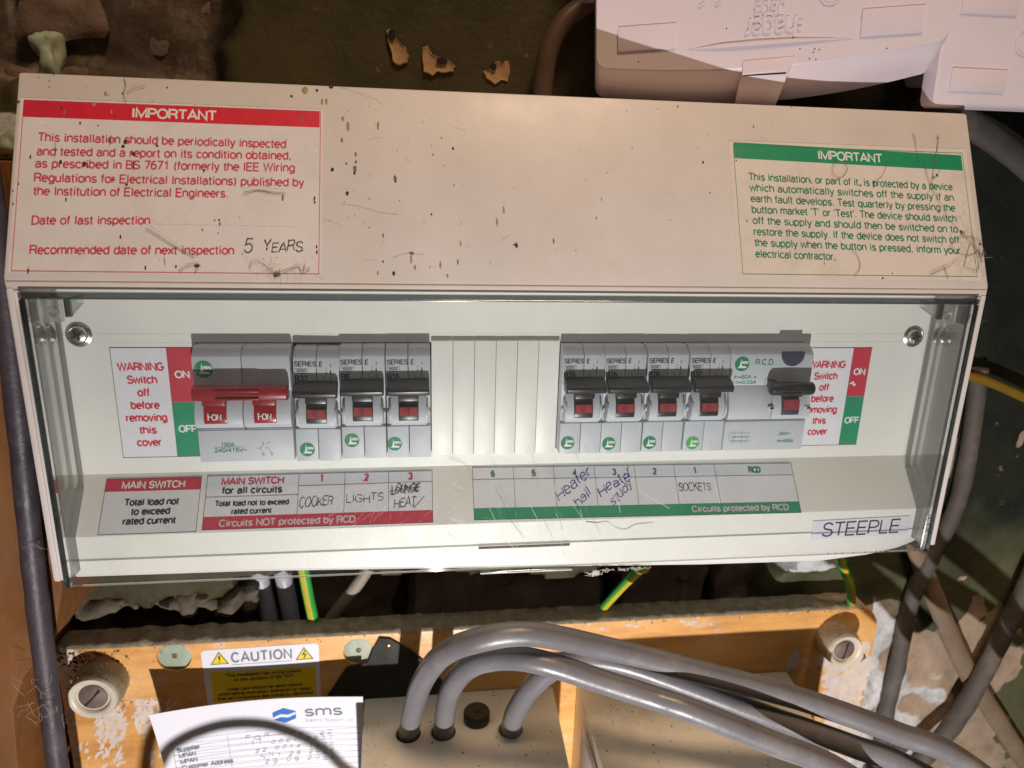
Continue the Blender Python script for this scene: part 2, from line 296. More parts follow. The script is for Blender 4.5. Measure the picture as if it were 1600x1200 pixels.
def ribbon(bm, fr, pts, hw, e, thick=0.0, var=0.0):
    P = [Vector((p[0], p[1])) for p in pts]; Q = [P[0]]
    for p in P[1:]:
        if (p-Q[-1]).length > 1e-5: Q.append(p)
    if len(Q) < 2: return
    LIFT[0] = (LIFT[0]+1) % 6; e += LIFT[0]*.007
    closed = (Q[0]-Q[-1]).length < 1e-3 and len(Q) > 3
    if closed: Q = Q[:-1]
    n = len(Q); L = []; Rr = []
    for i, p in enumerate(Q):
        d1 = (p-Q[i-1]).normalized() if (i > 0 or closed) else None
        d2 = (Q[(i+1) % n]-p).normalized() if (i < n-1 or closed) else None
        d1 = d1 or d2; d2 = d2 or d1
        n1 = Vector((-d1.y, d1.x)); n2 = Vector((-d2.y, d2.x)); m = n1+n2
        if m.length < .35: m = n1*1.0; k = 1.0
        else: m.normalize(); k = min(1/max(m.dot(n1), .3), 2.2)
        w_ = hw*(1+var*random.uniform(-1, 1)); L.append(p+m*w_*k); Rr.append(p-m*w_*k)
    top = [(bm.verts.new(fr(a.x, a.y, e)), bm.verts.new(fr(b.x, b.y, e))) for a, b in zip(L, Rr)]
    rng = range(n if closed else n-1)
    for i in rng:
        a, b = top[i], top[(i+1) % n]; bm.faces.new((a[0], a[1], b[1], b[0]))
    if thick:
        bot = [(bm.verts.new(fr(a.x, a.y, e-thick)), bm.verts.new(fr(b.x, b.y, e-thick))) for a, b in zip(L, Rr)]
        for i in rng:
            j = (i+1) % n
            bm.faces.new((top[i][0], top[j][0], bot[j][0], bot[i][0])); bm.faces.new((top[i][1], bot[i][1], bot[j][1], top[j][1]))
        if not closed:
            for i in (0, n-1): bm.faces.new((top[i][0], bot[i][0], bot[i][1], top[i][1]))
def measure(s, track=.06): return sum(G[c][0]+track for c in s)-track
def text(bm, fr, s, x, y, h, wt=.13, align='l', fit=None, e=.2, shear=0.0, y1=None, track=.06, thick=0.0, rot=None, hand=0.0):
    """s with its baseline at y (y1 at the far end), capital height h; fit squeezes it to that width"""
    w = measure(s, track); sx = h if fit is None else fit/w
    W = w*sx; x0 = x if align == 'l' else (x-W/2 if align == 'c' else x-W)
    slope = 0 if y1 is None else (y1-y)/max(W, 1e-6)
    cx = 0.0
    for ch in s:
        a, strokes = G[ch]; jy, js, jr = (random.gauss(0, hand)*h, 1+random.gauss(0, hand), random.gauss(0, hand)) if hand else (0, 1, 0)
        for st in strokes:
            pts = [(x0+(cx+px)*sx+py*h*shear, y+py*h*js+jy+px*h*jr+slope*((cx+px)*sx)) for px, py in st]
            if rot:
                ca, sa = math.cos(R(rot[2])), math.sin(R(rot[2])); pts = [(rot[0]+(a_-rot[0])*ca-(b_-rot[1])*sa, rot[1]+(a_-rot[0])*sa+(b_-rot[1])*ca) for a_, b_ in pts]
            if hand:
                pts = [(a_[0]+(b_[0]-a_[0])*q+random.gauss(0, .018)*h, a_[1]+(b_[1]-a_[1])*q+random.gauss(0, .018)*h) for a_, b_ in zip(pts, pts[1:]) for q in ((0, .33, .67) if math.hypot(b_[0]-a_[0], b_[1]-a_[1]) > .3*h else (0,))]+[pts[-1]]
            ribbon(bm, fr, pts, wt*h*(.70 if not thick else .5), e, thick, .45 if hand else 0)
        cx += a+track
def outline(bm, fr, x0, x1, y0, y1, hw, e): ribbon(bm, fr, [(x0, y0), (x1, y0), (x1, y1), (x0, y1), (x0, y0)], hw, e)
def line(bm, fr, x0, y0, x1, y1, hw, e=.2): ribbon(bm, fr, [(x0, y0), (x1, y1)], hw, e)
def lettering(bm, m, parent, name='lettering'): return obj(name, bm, m, parent, smooth=None)

# positions of specks, cobwebs and scratches, in millimetres on the hood and the flap
SPECKS= [(-79.4, 77.7, 0.5, 0.64, 'd'), (-75.3, 64.7, 0.59, 1.06, 't'), (-73.3, 61.6, 0.67, 2.13, 't'), (-61.8, 62.4, 0.5, 1.91, 't'), (-75.6, 55.8, 0.42, 1.06, 'o'), (-70.4, 50.2, 0.42, 1.06, 'o'), (-70.3, 47.1, 0.42, 0.85, 'o'), (-73.8, 46.2, 0.25, 0.32, 'd'), (-79.1, 43.7, 0.67, 0.85, 'd'), (-70.7, 44.1, 0.75, 1.6, 'o'), (-70.8, 42.5, 0.42, 0.64, 'd'), (-55.4, 40.9, 0.59, 1.28, 'o'), (-55.3, 39.7, 0.5, 0.64, 'd'), (-73.4, 34.3, 0.59, 0.96, 'd'), (-32.8, 53.9, 0.42, 0.64, 'd'), (-40.8, 51.0, 0.33, 0.43, 'o'), (-32.7, 38.7, 0.25, 0.32, 'd'), (-53.8, 31.8, 0.17, 0.21, 'd'), (-41.6, 26.6, 0.33, 0.53, 'd'), (-65.2, 20.8, 0.25, 0.32, 'd'), (-60.0, 17.8, 0.33, 1.06, 'o'), (-60.1, 7.5, 0.33, 0.43, 'd'), (-49.3, 10.9, 1.0, 0.64, 'o'), (-49.5, 8.5, 0.42, 1.7, 't'), (-48.1, 5.3, 0.33, 1.06, 'o'), (-62.0, 3.0, 0.33, 1.06, 'o'), (-56.1, 2.9, 0.59, 0.96, 'd'), (-38.4, 6.4, 0.42, 1.49, 't'), (-31.7, 7.6, 0.33, 1.28, 'o'), (-30.6, 15.1, 0.33, 1.28, 't'), (-13.4, 29.1, 0.42, 1.6, 't'), (-16.2, 24.1, 0.42, 1.91, 't'), (-8.8, 14.8, 0.5, 1.28, 'd'), (-9.6, 15.0, 0.5, 0.43, 'd'), (6.0, 16.8, 0.33, 1.06, 'o'), (23.6, 26.5, 0.25, 0.74, 'o'), (26.1, 34.4, 0.17, 0.85, 'o'), (39.9, 56.8, 0.17, 0.64, 'o'), (-65.2, 32.3, 0.25, 0.32, 'o'), (-54.4, 52.5, 0.17, 0.32, 'o'), (-50.3, 57.1, 0.17, 0.21, 'o'), (-65.5, 70.0, 0.17, 0.21, 'o'), (-35.8, 2.2, 0.42, 0.85, 't'), (-73.1, 67.9, 0.17, 0.21, 'd'), (-140.3, 74.5, 0.33, 0.43, 'd'), (-156.0, 71.4, 0.33, 0.43, 'd'), (-161.9, 71.0, 0.67, 1.06, 't'), (-94.7, 73.1, 0.5, 0.64, 'd'), (-85.2, 75.9, 0.5, 0.64, 'd'), (-79.9, 77.7, 0.75, 0.85, 'd'), (-83.2, 71.4, 0.5, 1.28, 't'), (-81.6, 71.5, 0.5, 1.28, 't'), (-170.1, 58.8, 0.42, 0.53, 'd'), (-163.9, 58.2, 0.25, 0.32, 'd'), (-142.9, 51.0, 0.5, 0.53, 'd'), (-154.1, 52.2, 0.75, 1.06, 'd'), (-154.8, 50.3, 0.59, 0.64, 'd'), (-151.0, 47.4, 0.75, 0.85, 'd'), (-186.3, 45.1, 0.33, 0.85, 'd'), (-175.9, 43.5, 0.59, 0.96, 'd'), (-167.8, 43.0, 0.67, 1.06, 'd'), (-166.6, 42.0, 0.33, 0.53, 'd'), (-125.9, 41.6, 0.33, 0.74, 'd'), (-152.9, 35.5, 0.5, 0.53, 'd'), (-157.3, 37.2, 0.33, 0.43, 'd'), (-144.8, 37.3, 0.17, 0.43, 'd'), (-173.3, 29.1, 0.33, 0.85, 'd'), (-97.3, 31.9, 0.42, 1.38, 'o'), (-85.6, 32.0, 0.33, 0.85, 'd'), (-85.5, 30.4, 0.33, 0.64, 'd'), (-119.9, 22.5, 0.33, 0.53, 'd'), (-119.7, 21.1, 0.33, 0.64, 'd'), (-121.5, 22.4, 0.25, 0.32, 'd'), (-120.1, 17.5, 0.25, 0.32, 'd'), (-154.1, 15.5, 0.33, 0.85, 'd'), (-125.8, 18.7, 0.33, 0.53, 'o'), (-84.6, 12.9, 0.33, 0.74, 'd'), (-84.5, 10.8, 0.33, 0.74, 'd'), (-145.0, 3.9, 0.33, 0.96, 'd'), (-184.4, 2.3, 0.33, 1.06, 'd'), (-99.3, 2.0, 1.0, 0.85, 'd'), (-127.2, 5.0, 1.17, 0.74, 'd'), (-73.9, 46.3, 0.33, 0.43, 'd'), (-159.4, 52.5, 0.33, 1.28, 'd'), (-185.5, 76.4, 0.25, 0.32, 'o'), (-181.7, 75.2, 0.25, 0.32, 'o'), (-181.6, 72.8, 0.25, 0.32, 'o'), (-180.3, 77.6, 0.25, 0.32, 'o'), (-191.6, 66.4, 0.5, 0.53, 'd'), (-158.2, 62.1, 0.33, 0.43, 'd'), (-175.8, 62.9, 0.5, 0.96, 'o'), (-159.5, 63.8, 0.25, 1.06, 't'), (-176.7, 64.7, 0.5, 0.53, 'd'), (-90.8, 64.1, 0.5, 0.85, 'o'), (-165.8, 66.6, 0.59, 0.96, 't'), (-190.9, 27.1, 0.25, 0.53, 'd'), (-191.4, 32.0, 0.25, 0.43, 'd'), (-189.6, 34.7, 0.25, 0.43, 'd'), (-134.5, 4.5, 0.33, 0.64, 'd'), (-150.8, 43.1, 0.25, 2.13, 'd'), (-177.7, 48.1, 0.33, 0.32, 'd'), (-89.7, 75.8, 1.17, 1.49, 't'), (60.4, 75.6, 0.33, 0.43, 'd'), (110.8, 78.0, 0.33, 0.43, 'd'), (69.7, 51.5, 0.42, 0.64, 'd'), (71.7, 38.4, 0.25, 0.43, 'd'), (84.0, 52.7, 0.25, 0.43, 'd'), (144.2, 3.0, 0.42, 0.53, 'd'), (148.8, 5.2, 0.25, 0.32, 'd'), (92.9, 68.1, 0.25, 0.85, 'o'), (86.6, 26.7, 0.33, 0.64, 'o'), (144.6, 44.7, 0.42, 1.06, 'd'), (174.4, 49.0, 0.67, 0.64, 'd'), (182.6, 23.7, 0.75, 0.85, 'd'), (190.9, 18.6, 0.75, 0.85, 'o'), (140.0, 21.9, 0.33, 0.53, 'o'), (118.8, 8.9, 0.25, 0.43, 'o'), (138.5, 43.5, 0.5, 0.43, 'o'), (116.0, 44.9, 0.25, 0.43, 'o')]
WEBS= [[(165.0, 67.2), (165.6, 64.5), (165.5, 60.2), (166.9, 54.9)], [(168.9, 53.9), (170.1, 45.4), (174.3, 35.0), (178.4, 27.8), (182.7, 22.7), (190.3, 13.4), (195.1, 12.7)], [(181.4, 8.2), (186.7, 19.6), (188.3, 7.2), (181.4, 8.2)], [(177.2, 22.6), (177.9, 15.3), (184.8, 13.4), (190.7, 16.6)], [(165.3, 4.9), (170.4, 7.0), (175.5, 9.1), (177.9, 11.2)], [(172.1, 8.0), (173.6, 3.0)], [(187.1, 22.7), (188.5, 16.5), (190.4, 10.3)], [(125.4, 50.4), (127.9, 53.6), (132.0, 52.7), (132.8, 49.6), (129.3, 46.4), (125.8, 48.3), (127.9, 53.6)], [(144.6, 44.7), (148.7, 48.0), (150.7, 51.7), (151.5, 54.4)], [(172.6, 47.6), (174.4, 49.3), (175.9, 52.0)], [(130.4, 15.6), (133.2, 12.6), (134.3, 7.6), (131.3, 3.5)], [(175.3, 16.3), (182.5, 21.6), (190.0, 19.7), (192.5, 13.5)], [(169.6, 41.2), (172.3, 49.8), (175.1, 59.5), (177.2, 67.1)], [(-108.9, 3.7), (-108.0, 5.9), (-106.1, 6.6), (-104.0, 6.0)], [(-104.0, 6.0), (-100.6, 2.9), (-98.9, 1.8), (-95.9, 2.9), (-91.3, 4.8), (-90.0, 2.5), (-87.0, 3.9)], [(-98.9, 1.8), (-99.7, -0.3)], [(-89.6, 2.5), (-88.7, 5.7)], [(-145.7, 18.8), (-142.3, 16.6), (-135.6, 12.2), (-128.1, 7.9)], [(-138.7, 7.7), (-138.2, 5.1)], [(-133.6, 2.5), (-129.6, 4.8), (-126.4, 5.2), (-127.9, 2.1)], [(-155.6, 77.4), (-154.7, 74.1), (-155.4, 71.3), (-154.4, 67.6)], [(-154.5, 71.3), (-151.3, 73.4), (-148.0, 74.3)], [(-159.1, 54.3), (-159.3, 50.6)], [(-177.9, 50.9), (-177.9, 44.5)], [(-111.3, 32.7), (-106.3, 34.3), (-101.1, 33.5), (-96.0, 33.2)]]
HSCR= [[(-76.2, 29.9), (-68.7, 29.2), (-61.7, 27.0), (-54.6, 26.2)], [(-56.4, 8.9), (-52.0, 10.8), (-44.9, 10.5)], [(-76.0, 77.7), (-69.7, 75.7), (-62.5, 73.1), (-59.8, 70.8)], [(-53.5, 68.1), (-52.5, 70.6)], [(-51.7, 49.7), (-49.5, 46.8)], [(-60.8, 13.5), (-59.5, 16.3)]]
DSCR= [[(15.3, -90.9), (20.5, -98.3), (25.9, -108.0), (31.6, -120.1)], [(20.3, -95.2), (21.5, -99.4)], [(-18.3, -93.9), (-14.4, -102.2), (-11.9, -105.4)], [(-14.3, -106.4), (-9.9, -109.7), (-1.9, -120.7)], [(-0.9, -93.4), (2.2, -99.7), (4.4, -107.2)], [(9.8, -96.9), (11.4, -100.1), (13.0, -103.3)], [(-35.5, -97.3), (-29.0, -99.6), (-23.3, -106.0)], [(-34.6, -98.2), (-28.0, -101.2), (-24.3, -103.9)], [(-13.8, -106.9), (-7.0, -113.0), (-2.9, -118.5)], [(33.4, -86.3), (36.8, -92.6), (38.1, -97.9)], [(46.3, -88.8), (59.9, -96.6)], [(1.7, -74.4), (2.1, -76.4)], [(-33.7, -82.3), (-29.1, -84.9)], [(6.6, -112.5), (10.3, -120.7)], [(12.2, -108.5), (14.6, -117.2)], [(-35.5, -116.0), (-31.7, -119.3)], [(67.9, -107.0), (71.4, -110.9)], [(-12.9, -105.9), (-7.0, -110.9), (-4.0, -115.3)], [(22.6, -84.0), (24.8, -88.1)], [(78.7, -83.5), (82.5, -95.2)]]

# ================================================================== the wall behind (structure)
def fbm(x, z, s, o=4, seed=0.0): return noise.fractal(Vector((x*s+seed, z*s-seed, seed*.7)), 1.0, 2.0, o)
def sstep(a, b, x):
    t = max(0.0, min(1.0, (x-a)/(b-a))); return t*t*(3-2*t)
WY = 95.0
def wall_masks(x, z):
    n = fbm(x, z, .035, 5, 3.1); n2 = fbm(x, z, .012, 3, 9.0)
    # broken-out plaster: a band under the box and the corner over its left end
    band = min(sstep(-300, -285, x), 1-sstep(158, 176, x+22*n)); band *= 1-sstep(-186, -181, z+9*n+5*math.sin(x*.021)+(6 if x < -150 else 0)-(4 if x > 60 else 0)); band *= sstep(-262, -248, z)
    corner = sstep(66, 84, z+16*n) * (1-sstep(-140, -126, x+14*n))
    gone = max(band, corner)
    plaster = sstep(252, 262, x+26*n)*(1-sstep(-240, -226, z+26*n-.08*(x-270)))*(1-sstep(338, 352, x+26*n+.25*(z+250)))
    plaster = max(plaster, .9*sstep(.66, .78, n+.55*n2)*(sstep(200, 240, x)))
    filler = sstep(214, 222, x)*(1-sstep(250, 264, x+18*n))*(1-sstep(-216, -206, z+10*n)); filler = max(filler, .75*sstep(250, 262, x)*(1-sstep(286, 318, x+30*n))*(1-sstep(-292, -268, z+25*n)))
    filler = max(filler, sstep(138, 150, x+10*n)*(1-sstep(200, 222, x+10*n))*sstep(-193, -188, z+5*n)*(1-sstep(-160, -150, z)))
    filler = max(filler, (1-sstep(-226, -214, x+10*n))*sstep(40, 47, z+6*n)*(1-sstep(58, 66, z+4*n)))
    return gone, plaster, filler, n, band, corner
def build_wall():
    x0, x1, z0, z1, st = -460, 560, -460, 300, 3.4
    nx, nz = int((x1-x0)/st)+1, int((z1-z0)/st)+1; V = []; C = []
    for j in range(nz):
        for i in range(nx):
            x, z = x0+i*st, z0+j*st; gone, pl, fi, n, band_, corner_ = wall_masks(x, z)
            y = WY + 1.3*fbm(x, z, .010, 3, 1.0) + .25*fbm(x, z, .06, 3, 4.0) + (max(band_, corner_*.45)*(46+9*n)) + pl*1.2 - fi*(2.0+4.5*abs(fbm(x, z, .07, 4, 6.0)))
            V.append((x*MM, y*MM, z*MM)); C.append((pl, fi, gone, sstep(170, 230, x+30*n)*sstep(-215, -150, z+35*n)))  # last channel masks the shade painted on the wall right of the box
    F = [(j*nx+i, j*nx+i+1, (j+1)*nx+i+1, (j+1)*nx+i) for j in range(nz-1) for i in range(nx-1)]
    me = bpy.data.meshes.new('wall'); me.from_pydata(V, [], F)
    at = me.attributes.new('wear_shade', 'FLOAT_COLOR', 'POINT')
    for k, c in enumerate(C): at.data[k].color = c
    t = NT('painted_plaster_wall'); w = t.new('ShaderNodeAttribute', attribute_name='wear_shade'); sp = t.new('ShaderNodeSeparateColor'); t.L(w.outputs['Color'], sp.inputs[0])
    fine = t.noise(160, 6, .7); mid = t.noise(35, 7, .65)
    def edge(o, a=.42, b=.58): return t.ramp(t.math('ADD', o, t.math('MULTIPLY', t.math('SUBTRACT', mid, .5), .55)), [(a, 0.0), (b, 1.0)])
    green = t.ramp(mid, [(.25, (.036, .029, .010)), (.5, (.054, .043, .016)), (.75, (.074, .060, .026))]); xyz = t.new('ShaderNodeSeparateXYZ'); t.L(t.co.outputs['Object'], xyz.inputs[0]); side = t.ramp(t.math('ADD', xyz.outputs[0], t.math('MULTIPLY', mid, .06)), [(.17, 0.0), (.24, 1.0)]); green = t.mix(side, green, t.ramp(mid, [(.25, (.062, .066, .031)), (.5, (.086, .090, .045)), (.75, (.118, .116, .062))]))
    scr = t.ramp(t.noise(75, 10, .75), [(.63, 0.0), (.70, .7)]); green = t.mix(w.outputs['Alpha'], green, t.ramp(mid, [(.3, (.008, .011, .007)), (.7, (.020, .024, .016))])); green = t.mix(scr, green, (.30, .25, .19))  # near-black green puts the shade right of the box into the wall colour
    plas = t.ramp(t.noise(60, 8, .7), [(.3, (.27, .19, .125)), (.55, (.40, .30, .215)), (.75, (.47, .36, .27))])
    fill = t.ramp(t.noise(90, 8, .7), [(.3, (.32, .35, .31)), (.52, (.56, .56, .56)), (.7, (.74, .71, .74))])
    rub = t.ramp(t.noise(55, 9, .75), [(.3, (.035, .026, .018)), (.5, (.085, .06, .042)), (.66, (.20, .16, .105))])
    c = t.mix(edge(sp.outputs[0]), green, plas); c = t.mix(edge(sp.outputs[1]), c, fill); c = t.mix(edge(sp.outputs[2]), c, rub)
    t.L(c, t.b.inputs['Base Color']); t.b.inputs['Roughness'].default_value = .62; t.b.inputs['Specular IOR Level'].default_value = .3
    t.bump(t.math('ADD', fine, t.math('MULTIPLY', edge(sp.outputs[0]), -.6)), .0007)
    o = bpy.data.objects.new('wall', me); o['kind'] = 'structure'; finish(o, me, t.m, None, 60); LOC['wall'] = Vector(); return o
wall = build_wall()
def rough_block(name, x0, x1, y0, y1, z0, z1, m, amp=2.0, parent=wall, seed=0.0, cuts=7, rnd=0.0):
    bm = box(x0, x1, y0, y1, z0, z1); bmesh.ops.subdivide_edges(bm, edges=bm.edges, cuts=cuts, use_grid_fill=True)
    c = Vector(((x0+x1)/2, (y0+y1)/2, (z0+z1)/2))
    for v in bm.verts:
        if rnd:
            h = Vector(((x1-x0)/2, (y1-y0)/2, (z1-z0)/2)); u = Vector(((v.co.x-c.x)/h.x, (v.co.y-c.y)/h.y, (v.co.z-c.z)/h.z)); w = u.normalized()*1.1; u = u.lerp(w, rnd); v.co = c+Vector((u.x*h.x, u.y*h.y, u.z*h.z))
        q = v.co*.055+Vector((seed, 0, seed)); d = (v.co-c).normalized()
        v.co += d*(amp*noise.fractal(q, 1.0, 2.0, 4)-amp*.4)
        k = Vector(((v.co.x-c.x)/((x1-x0)/2), 0, (v.co.z-c.z)/((z1-z0)/2))); r = max(abs(k.x), abs(k.z))
        if r > .85 and v.co.y < c.y: v.co.y += (r-.85)*12
    return obj(name, bm, m, parent, smooth=50)
for i, (a, b, c, d, dep) in enumerate([(-184, -124, -250, -192, 124), (-120, -60, -250, -194, 126), (-56, 71, -250, -184, 113), (77, 138, -250, -183, 115), (143, 196, -250, -186, 117), (-250, -190, -250, -196, 122),
                                       (-228, -188, 94, 130, 110), (-176, -128, 90, 140, 116), (-238, -200, 50, 84, 112)]):
    rough_block('brick', a, b, dep, dep+30, c, d, M['brick'], 5.5, seed=i*3.7, cuts=11, rnd=.12)
rs = random.Random(5)
for i in range(24):
    x = -232+i*4.6 if i < 19 else rs.uniform(-60, 150); w = rs.uniform(13, 30); hgt = rs.uniform(6, 12); z = rs.uniform(-194, -189) if i < 19 else rs.uniform(-198, -190)
    dep = rs.uniform(90, 104) if i < 19 else rs.uniform(108, 120)
    rough_block('mortar_lump', x-w/2, x+w/2, dep, dep+24, z-hgt, z+hgt*.5, M['rubble'], 9, seed=20+i*5.1, cuts=8, rnd=.75)
for i, (a, b, c, d) in enumerate([(-214, -202, 72, 96), (-236, -222, 40, 56)]):
    rough_block('plaster_lump', a, b, 84, 102, c, d, M['plug'], 5.0, seed=50+i*4.3, cuts=9, rnd=.7)
# the three chipped plug holes in the paint over the box
for i, (pts, hx, hz, hr) in enumerate([
    ([(-60.2, 103), (-58.2, 103.6), (-55.4, 99.6), (-53.6, 97.6), (-51.8, 96.4), (-50.4, 93.2), (-51.0, 90.2), (-54.6, 88.8), (-57.6, 90.4), (-58.4, 95), (-59.8, 99)], -58.0, 101.2, (1.7, 2.5)),
    ([(-43.4, 96.4), (-41.4, 97.4), (-39.6, 93.6), (-35.0, 92.6), (-31.4, 91.6), (-28.6, 89.4), (-29.6, 87.0), (-33.4, 86.4), (-36.6, 86.8), (-39.0, 84.8), (-43.2, 86.4), (-43.8, 91)], -34.8, 91.0, (2.6, 1.5)),
    ([(-10.6, 91.2), (-7.6, 92.4), (-6.2, 90.8), (-3.6, 92.8), (-2.4, 87.6), (-3.4, 83.6), (-6.6, 84.2), (-9.4, 82.2), (-13.4, 84.6), (-15.0, 87.4), (-12.2, 88.2)], -10.4, 89.8, (1.5, 1.8))]):
    cx = sum(p[0] for p in pts)/len(pts); cz = sum(p[1] for p in pts)/len(pts); fr = Fr((0, 93.4, 0), (1, 0, 0), (0, 0, 1)); bm = BM()
    P = [Vector((p[0], p[1])) for p in pts]; P = [q for a, b in zip(P, P[1:]+P[:1]) for q in (a, a.lerp(b, .5)+Vector((random.uniform(-.4, .4), random.uniform(-.4, .4))))]
    ctr = Vector((cx, cz)); rows = []
    for k, (s, e) in enumerate(((1.06, -.9), (1.0, .25), (.93, .1), (.72, -.25), (.4, -.45), (.12, -.5))):
        rows.append([bm.verts.new(fr(ctr.x+(q.x-ctr.x)*s, ctr.y+(q.y-ctr.y)*s, e+random.uniform(-.12, .12))) for q in P])
    for a, b in zip(rows, rows[1:]):
        for j in range(len(P)): bm.faces.new((a[j], a[(j+1) % len(P)], b[(j+1) % len(P)], b[j]))
    bm.faces.new(rows[-1])
    ch = obj('plaster_chip', bm, M['chip'], wall, smooth=60)
    obj('hole_shade_disc', poly(fr, disc_pts(hx, hz, hr[0], hr[1], 14), .0, .55), M['hole'], ch)  # black disc paints the shade inside the hole

# ================================================================== timber post and the old cable at the left
pb = loft([[(x, y, z) for x, z in ((-420, 40), (-209, 40), (-212, -150), (-219, -176), (-236, -198), (-243, -215), (-262, -440), (-420, -440))] for y in (44, 130)], bv=2.0)
tag(obj('timber_post', pb, M['post'], label='brown painted timber upright at the left edge, behind the dark mauve cable', origin=(-300, 44, -440)), cat='timber')
def cable(name, pts, r, m, label, cat='cable', seg=14, flat_=1.0, wob=.05, group=None, r2=None):
    return tag(obj(name, tube(pts, r, seg, n=9, flat_=flat_, wob=wob, r2=r2), m, origin=pts[-1], label=label, smooth=60), cat=cat, group=group)
cable('mauve_cable', [(-207.5, 30, 60), (-208.6, 30, -3), (-209.9, 30, -37), (-212, 30, -75), (-215.6, 30, -135), (-218.4, 30, -202), (-219.9, 30, -240), (-222, 30, -320)], 4.7, M['cable_purple'], 'dark mauve sheathed cable running down the left side in front of the timber', wob=.10)
bm = BM()
for k in range(26):
    a = Vector((random.uniform(-226, -213), random.uniform(22, 29), random.uniform(-215, -184))); d = Vector((random.uniform(-8, 8), random.uniform(-3, 2), random.uniform(-7, 7)))
    tube([a, a+d*.5+Vector((random.uniform(-2, 2), 0, random.uniform(-2, 2))), a+d], .07, 4, bm, 4)
for k in range(7):
    a = Vector((-210, 24.6, -118)); d = Vector((random.uniform(-6, 6), random.uniform(-1, 1), random.uniform(-4, 4))); tube([a, a+d*.6, a+d], .07, 4, bm, 3)
tag(obj('fibre_fluff', bm, M['hair'], origin=(-219, 26, -200), label='thin pale hairs caught on the dark mauve cable', kind='stuff', smooth=60), cat='fluff')

# ================================================================== the consumer unit
unit = thing('consumer_unit', 'cream fuse box with sloped top, red and green IMPORTANT notices and a clear flap', 'fuse box', (0, 93, -60))
HD, HT = 31.87, 71.3
hood = prism([(0, -4.3), (0, 0), (HD, HT), (93, HT+1), (93, -4.3)], -192.5, 192.5, bv=1.1)
box(-191.6, 191.6, -.7, 1, -3.7, -1.5, .35, bm=hood)
obj('hood', hood, M['casing'], unit)
for s in (-1, 1):
    a, b = sorted((s*192.5, s*188.2)); rb = box(a, b, 0, 93, -121.2, -4.36, .9)
    c, d = sorted((s*191.7, s*189.6)); box(c, d, -.7, 1, -121, -3.8, .35, bm=rb)
    obj('side_rim', rb, M['casing'], unit)
# front panel with a real opening for the breakers
pn = BM()
for x0, x1, z0, z1, y in ((-188.1, 188.1, -25.4, -4.4, 23.5), (-188.1, 188.1, -28.9, -25.4, 23.4), (-188.1, -136.9, -85.25, -28.95, 23.4), (126.9, 188.1, -85.25, -28.95, 23.4), (-136.85, 126.85, -85.25, -78.0, 23.4)):
    box(x0, x1, y, y+4, z0, z1, bm=pn)
obj('front_panel', pn, M['panel'], unit)
obj('inner_back', box(-188, 188, 60, 62, -120, -6), M['dark'], unit)
S0 = Vector((0, 24, -85.3)); S1 = Vector((0, 8, -105.5)); SV = (S0-S1).normalized()
F_h = Fr((0, 0, 0), (1, 0, 0), (0, HD, HT)); F_p = Fr((0, 23.4, 0), (1, 0, 0), (0, 0, 1)); F_s = Fr(S0, (1, 0, 0), SV); F_l = Fr((0, 7.6, 0), (1, 0, 0), (0, 0, 1))
def low(x, zb): return [(x, 24, -85.35), (x, 8.0, -105.4), (x, 7.6, -106.1), (x, 7.6, zb+2), (x, 9.4, zb), (x, 93, zb), (x, 93, -85.35)]
lg = loft([low(x, z) for x, z in ((-188.1, -125.0), (-120, -125.6), (-38.7, -128.0), (21.5, -129.8), (82, -131.8), (142, -132.6), (165, -130.4), (180, -127.6), (188.1, -124.5))])
obj('label_ledge', lg, M['panel'], unit, smooth=25)
for i in range(6):
    x = -41.7+i*9.18
    obj('blanking_strip', box(x+.06, x+9.12, 21.0+.06*(i % 2), 30, -79.3, -27.9, .22), M['panel'], unit)
for x, z in ((-180.5, -25.6), (179.8, -26.6)):
    sc_ = lathe((x, 23.6, z), (0, -1, 0), [(5.0, -.5), (5.0, .35), (4.3, .75), (4.0, .5), (3.6, .7), (3.1, 1.9), (1.9, 2.5), (.7, 2.6)])
    so = obj('panel_screw', sc_, M['steel'], unit, smooth=40)
    fr = Fr((x, 20.95, z), (1, 0, .5), (-.5, 0, 1)); cr = slab(fr, -2.0, 2.0, -.42, .42, -.5, .16); slab(fr, -.42, .42, -2.0, 2.0, -.5, .19, cr)
    obj('cross_slot', cr, M['dark'], so)

# --- notices on the sloping hood
n1 = obj('notice', slab(F_h, -191.0, -83.0, 1.7, 68.0, 0, .16), M['paper_hood'], unit, label='large notice with a red IMPORTANT heading')
obj('heading_band', slab(F_h, -189.7, -84.0, 60.6, 67.3, .165, .2), M['red_notice'], n1)
bm = BM(); text(bm, F_h, 'IMPORTANT', -137.2, 62.0, 3.5, .15, 'c', fit=30.2, e=.23); lettering(bm, M['white_print'], n1)
bm = BM()
for s, x0, x1, yc, y1 in (('This installation should be periodically inspected', -184.1, -96.4, 52.8, 53.2), ('and tested and a report on its condition obtained,', -184.2, -94.4, 47.3, 48.6), ('as prescribed in BS 7671 (formerly the IEE Wiring', -184.4, -93.0, 42.6, 43.8),
        ('Regulations for Electrical Installations) published by', -184.5, -89.6, 37.2, 38.0), ('the Institution of Electrical Engineers.', -184.4, -116.9, 32.1, 32.9), ('Date of last inspection', -184.3, -144.1, 21.0, 21.9), ('Recommended date of next inspection', -184.3, -114.3, 10.0, 10.9)):
    text(bm, F_h, s, x0, yc-1.35, 3.05, .13, 'l', fit=x1-x0, y1=y1-1.35, e=.2)
outline(bm, F_h, -189.8, -83.7, 2.3, 67.0, .13, .2)
for k in range(46): line(bm, F_h, -142+k*1.1, 20.6, -141.6+k*1.1, 20.6, .06)
lettering(bm, M['pink_print'], n1)
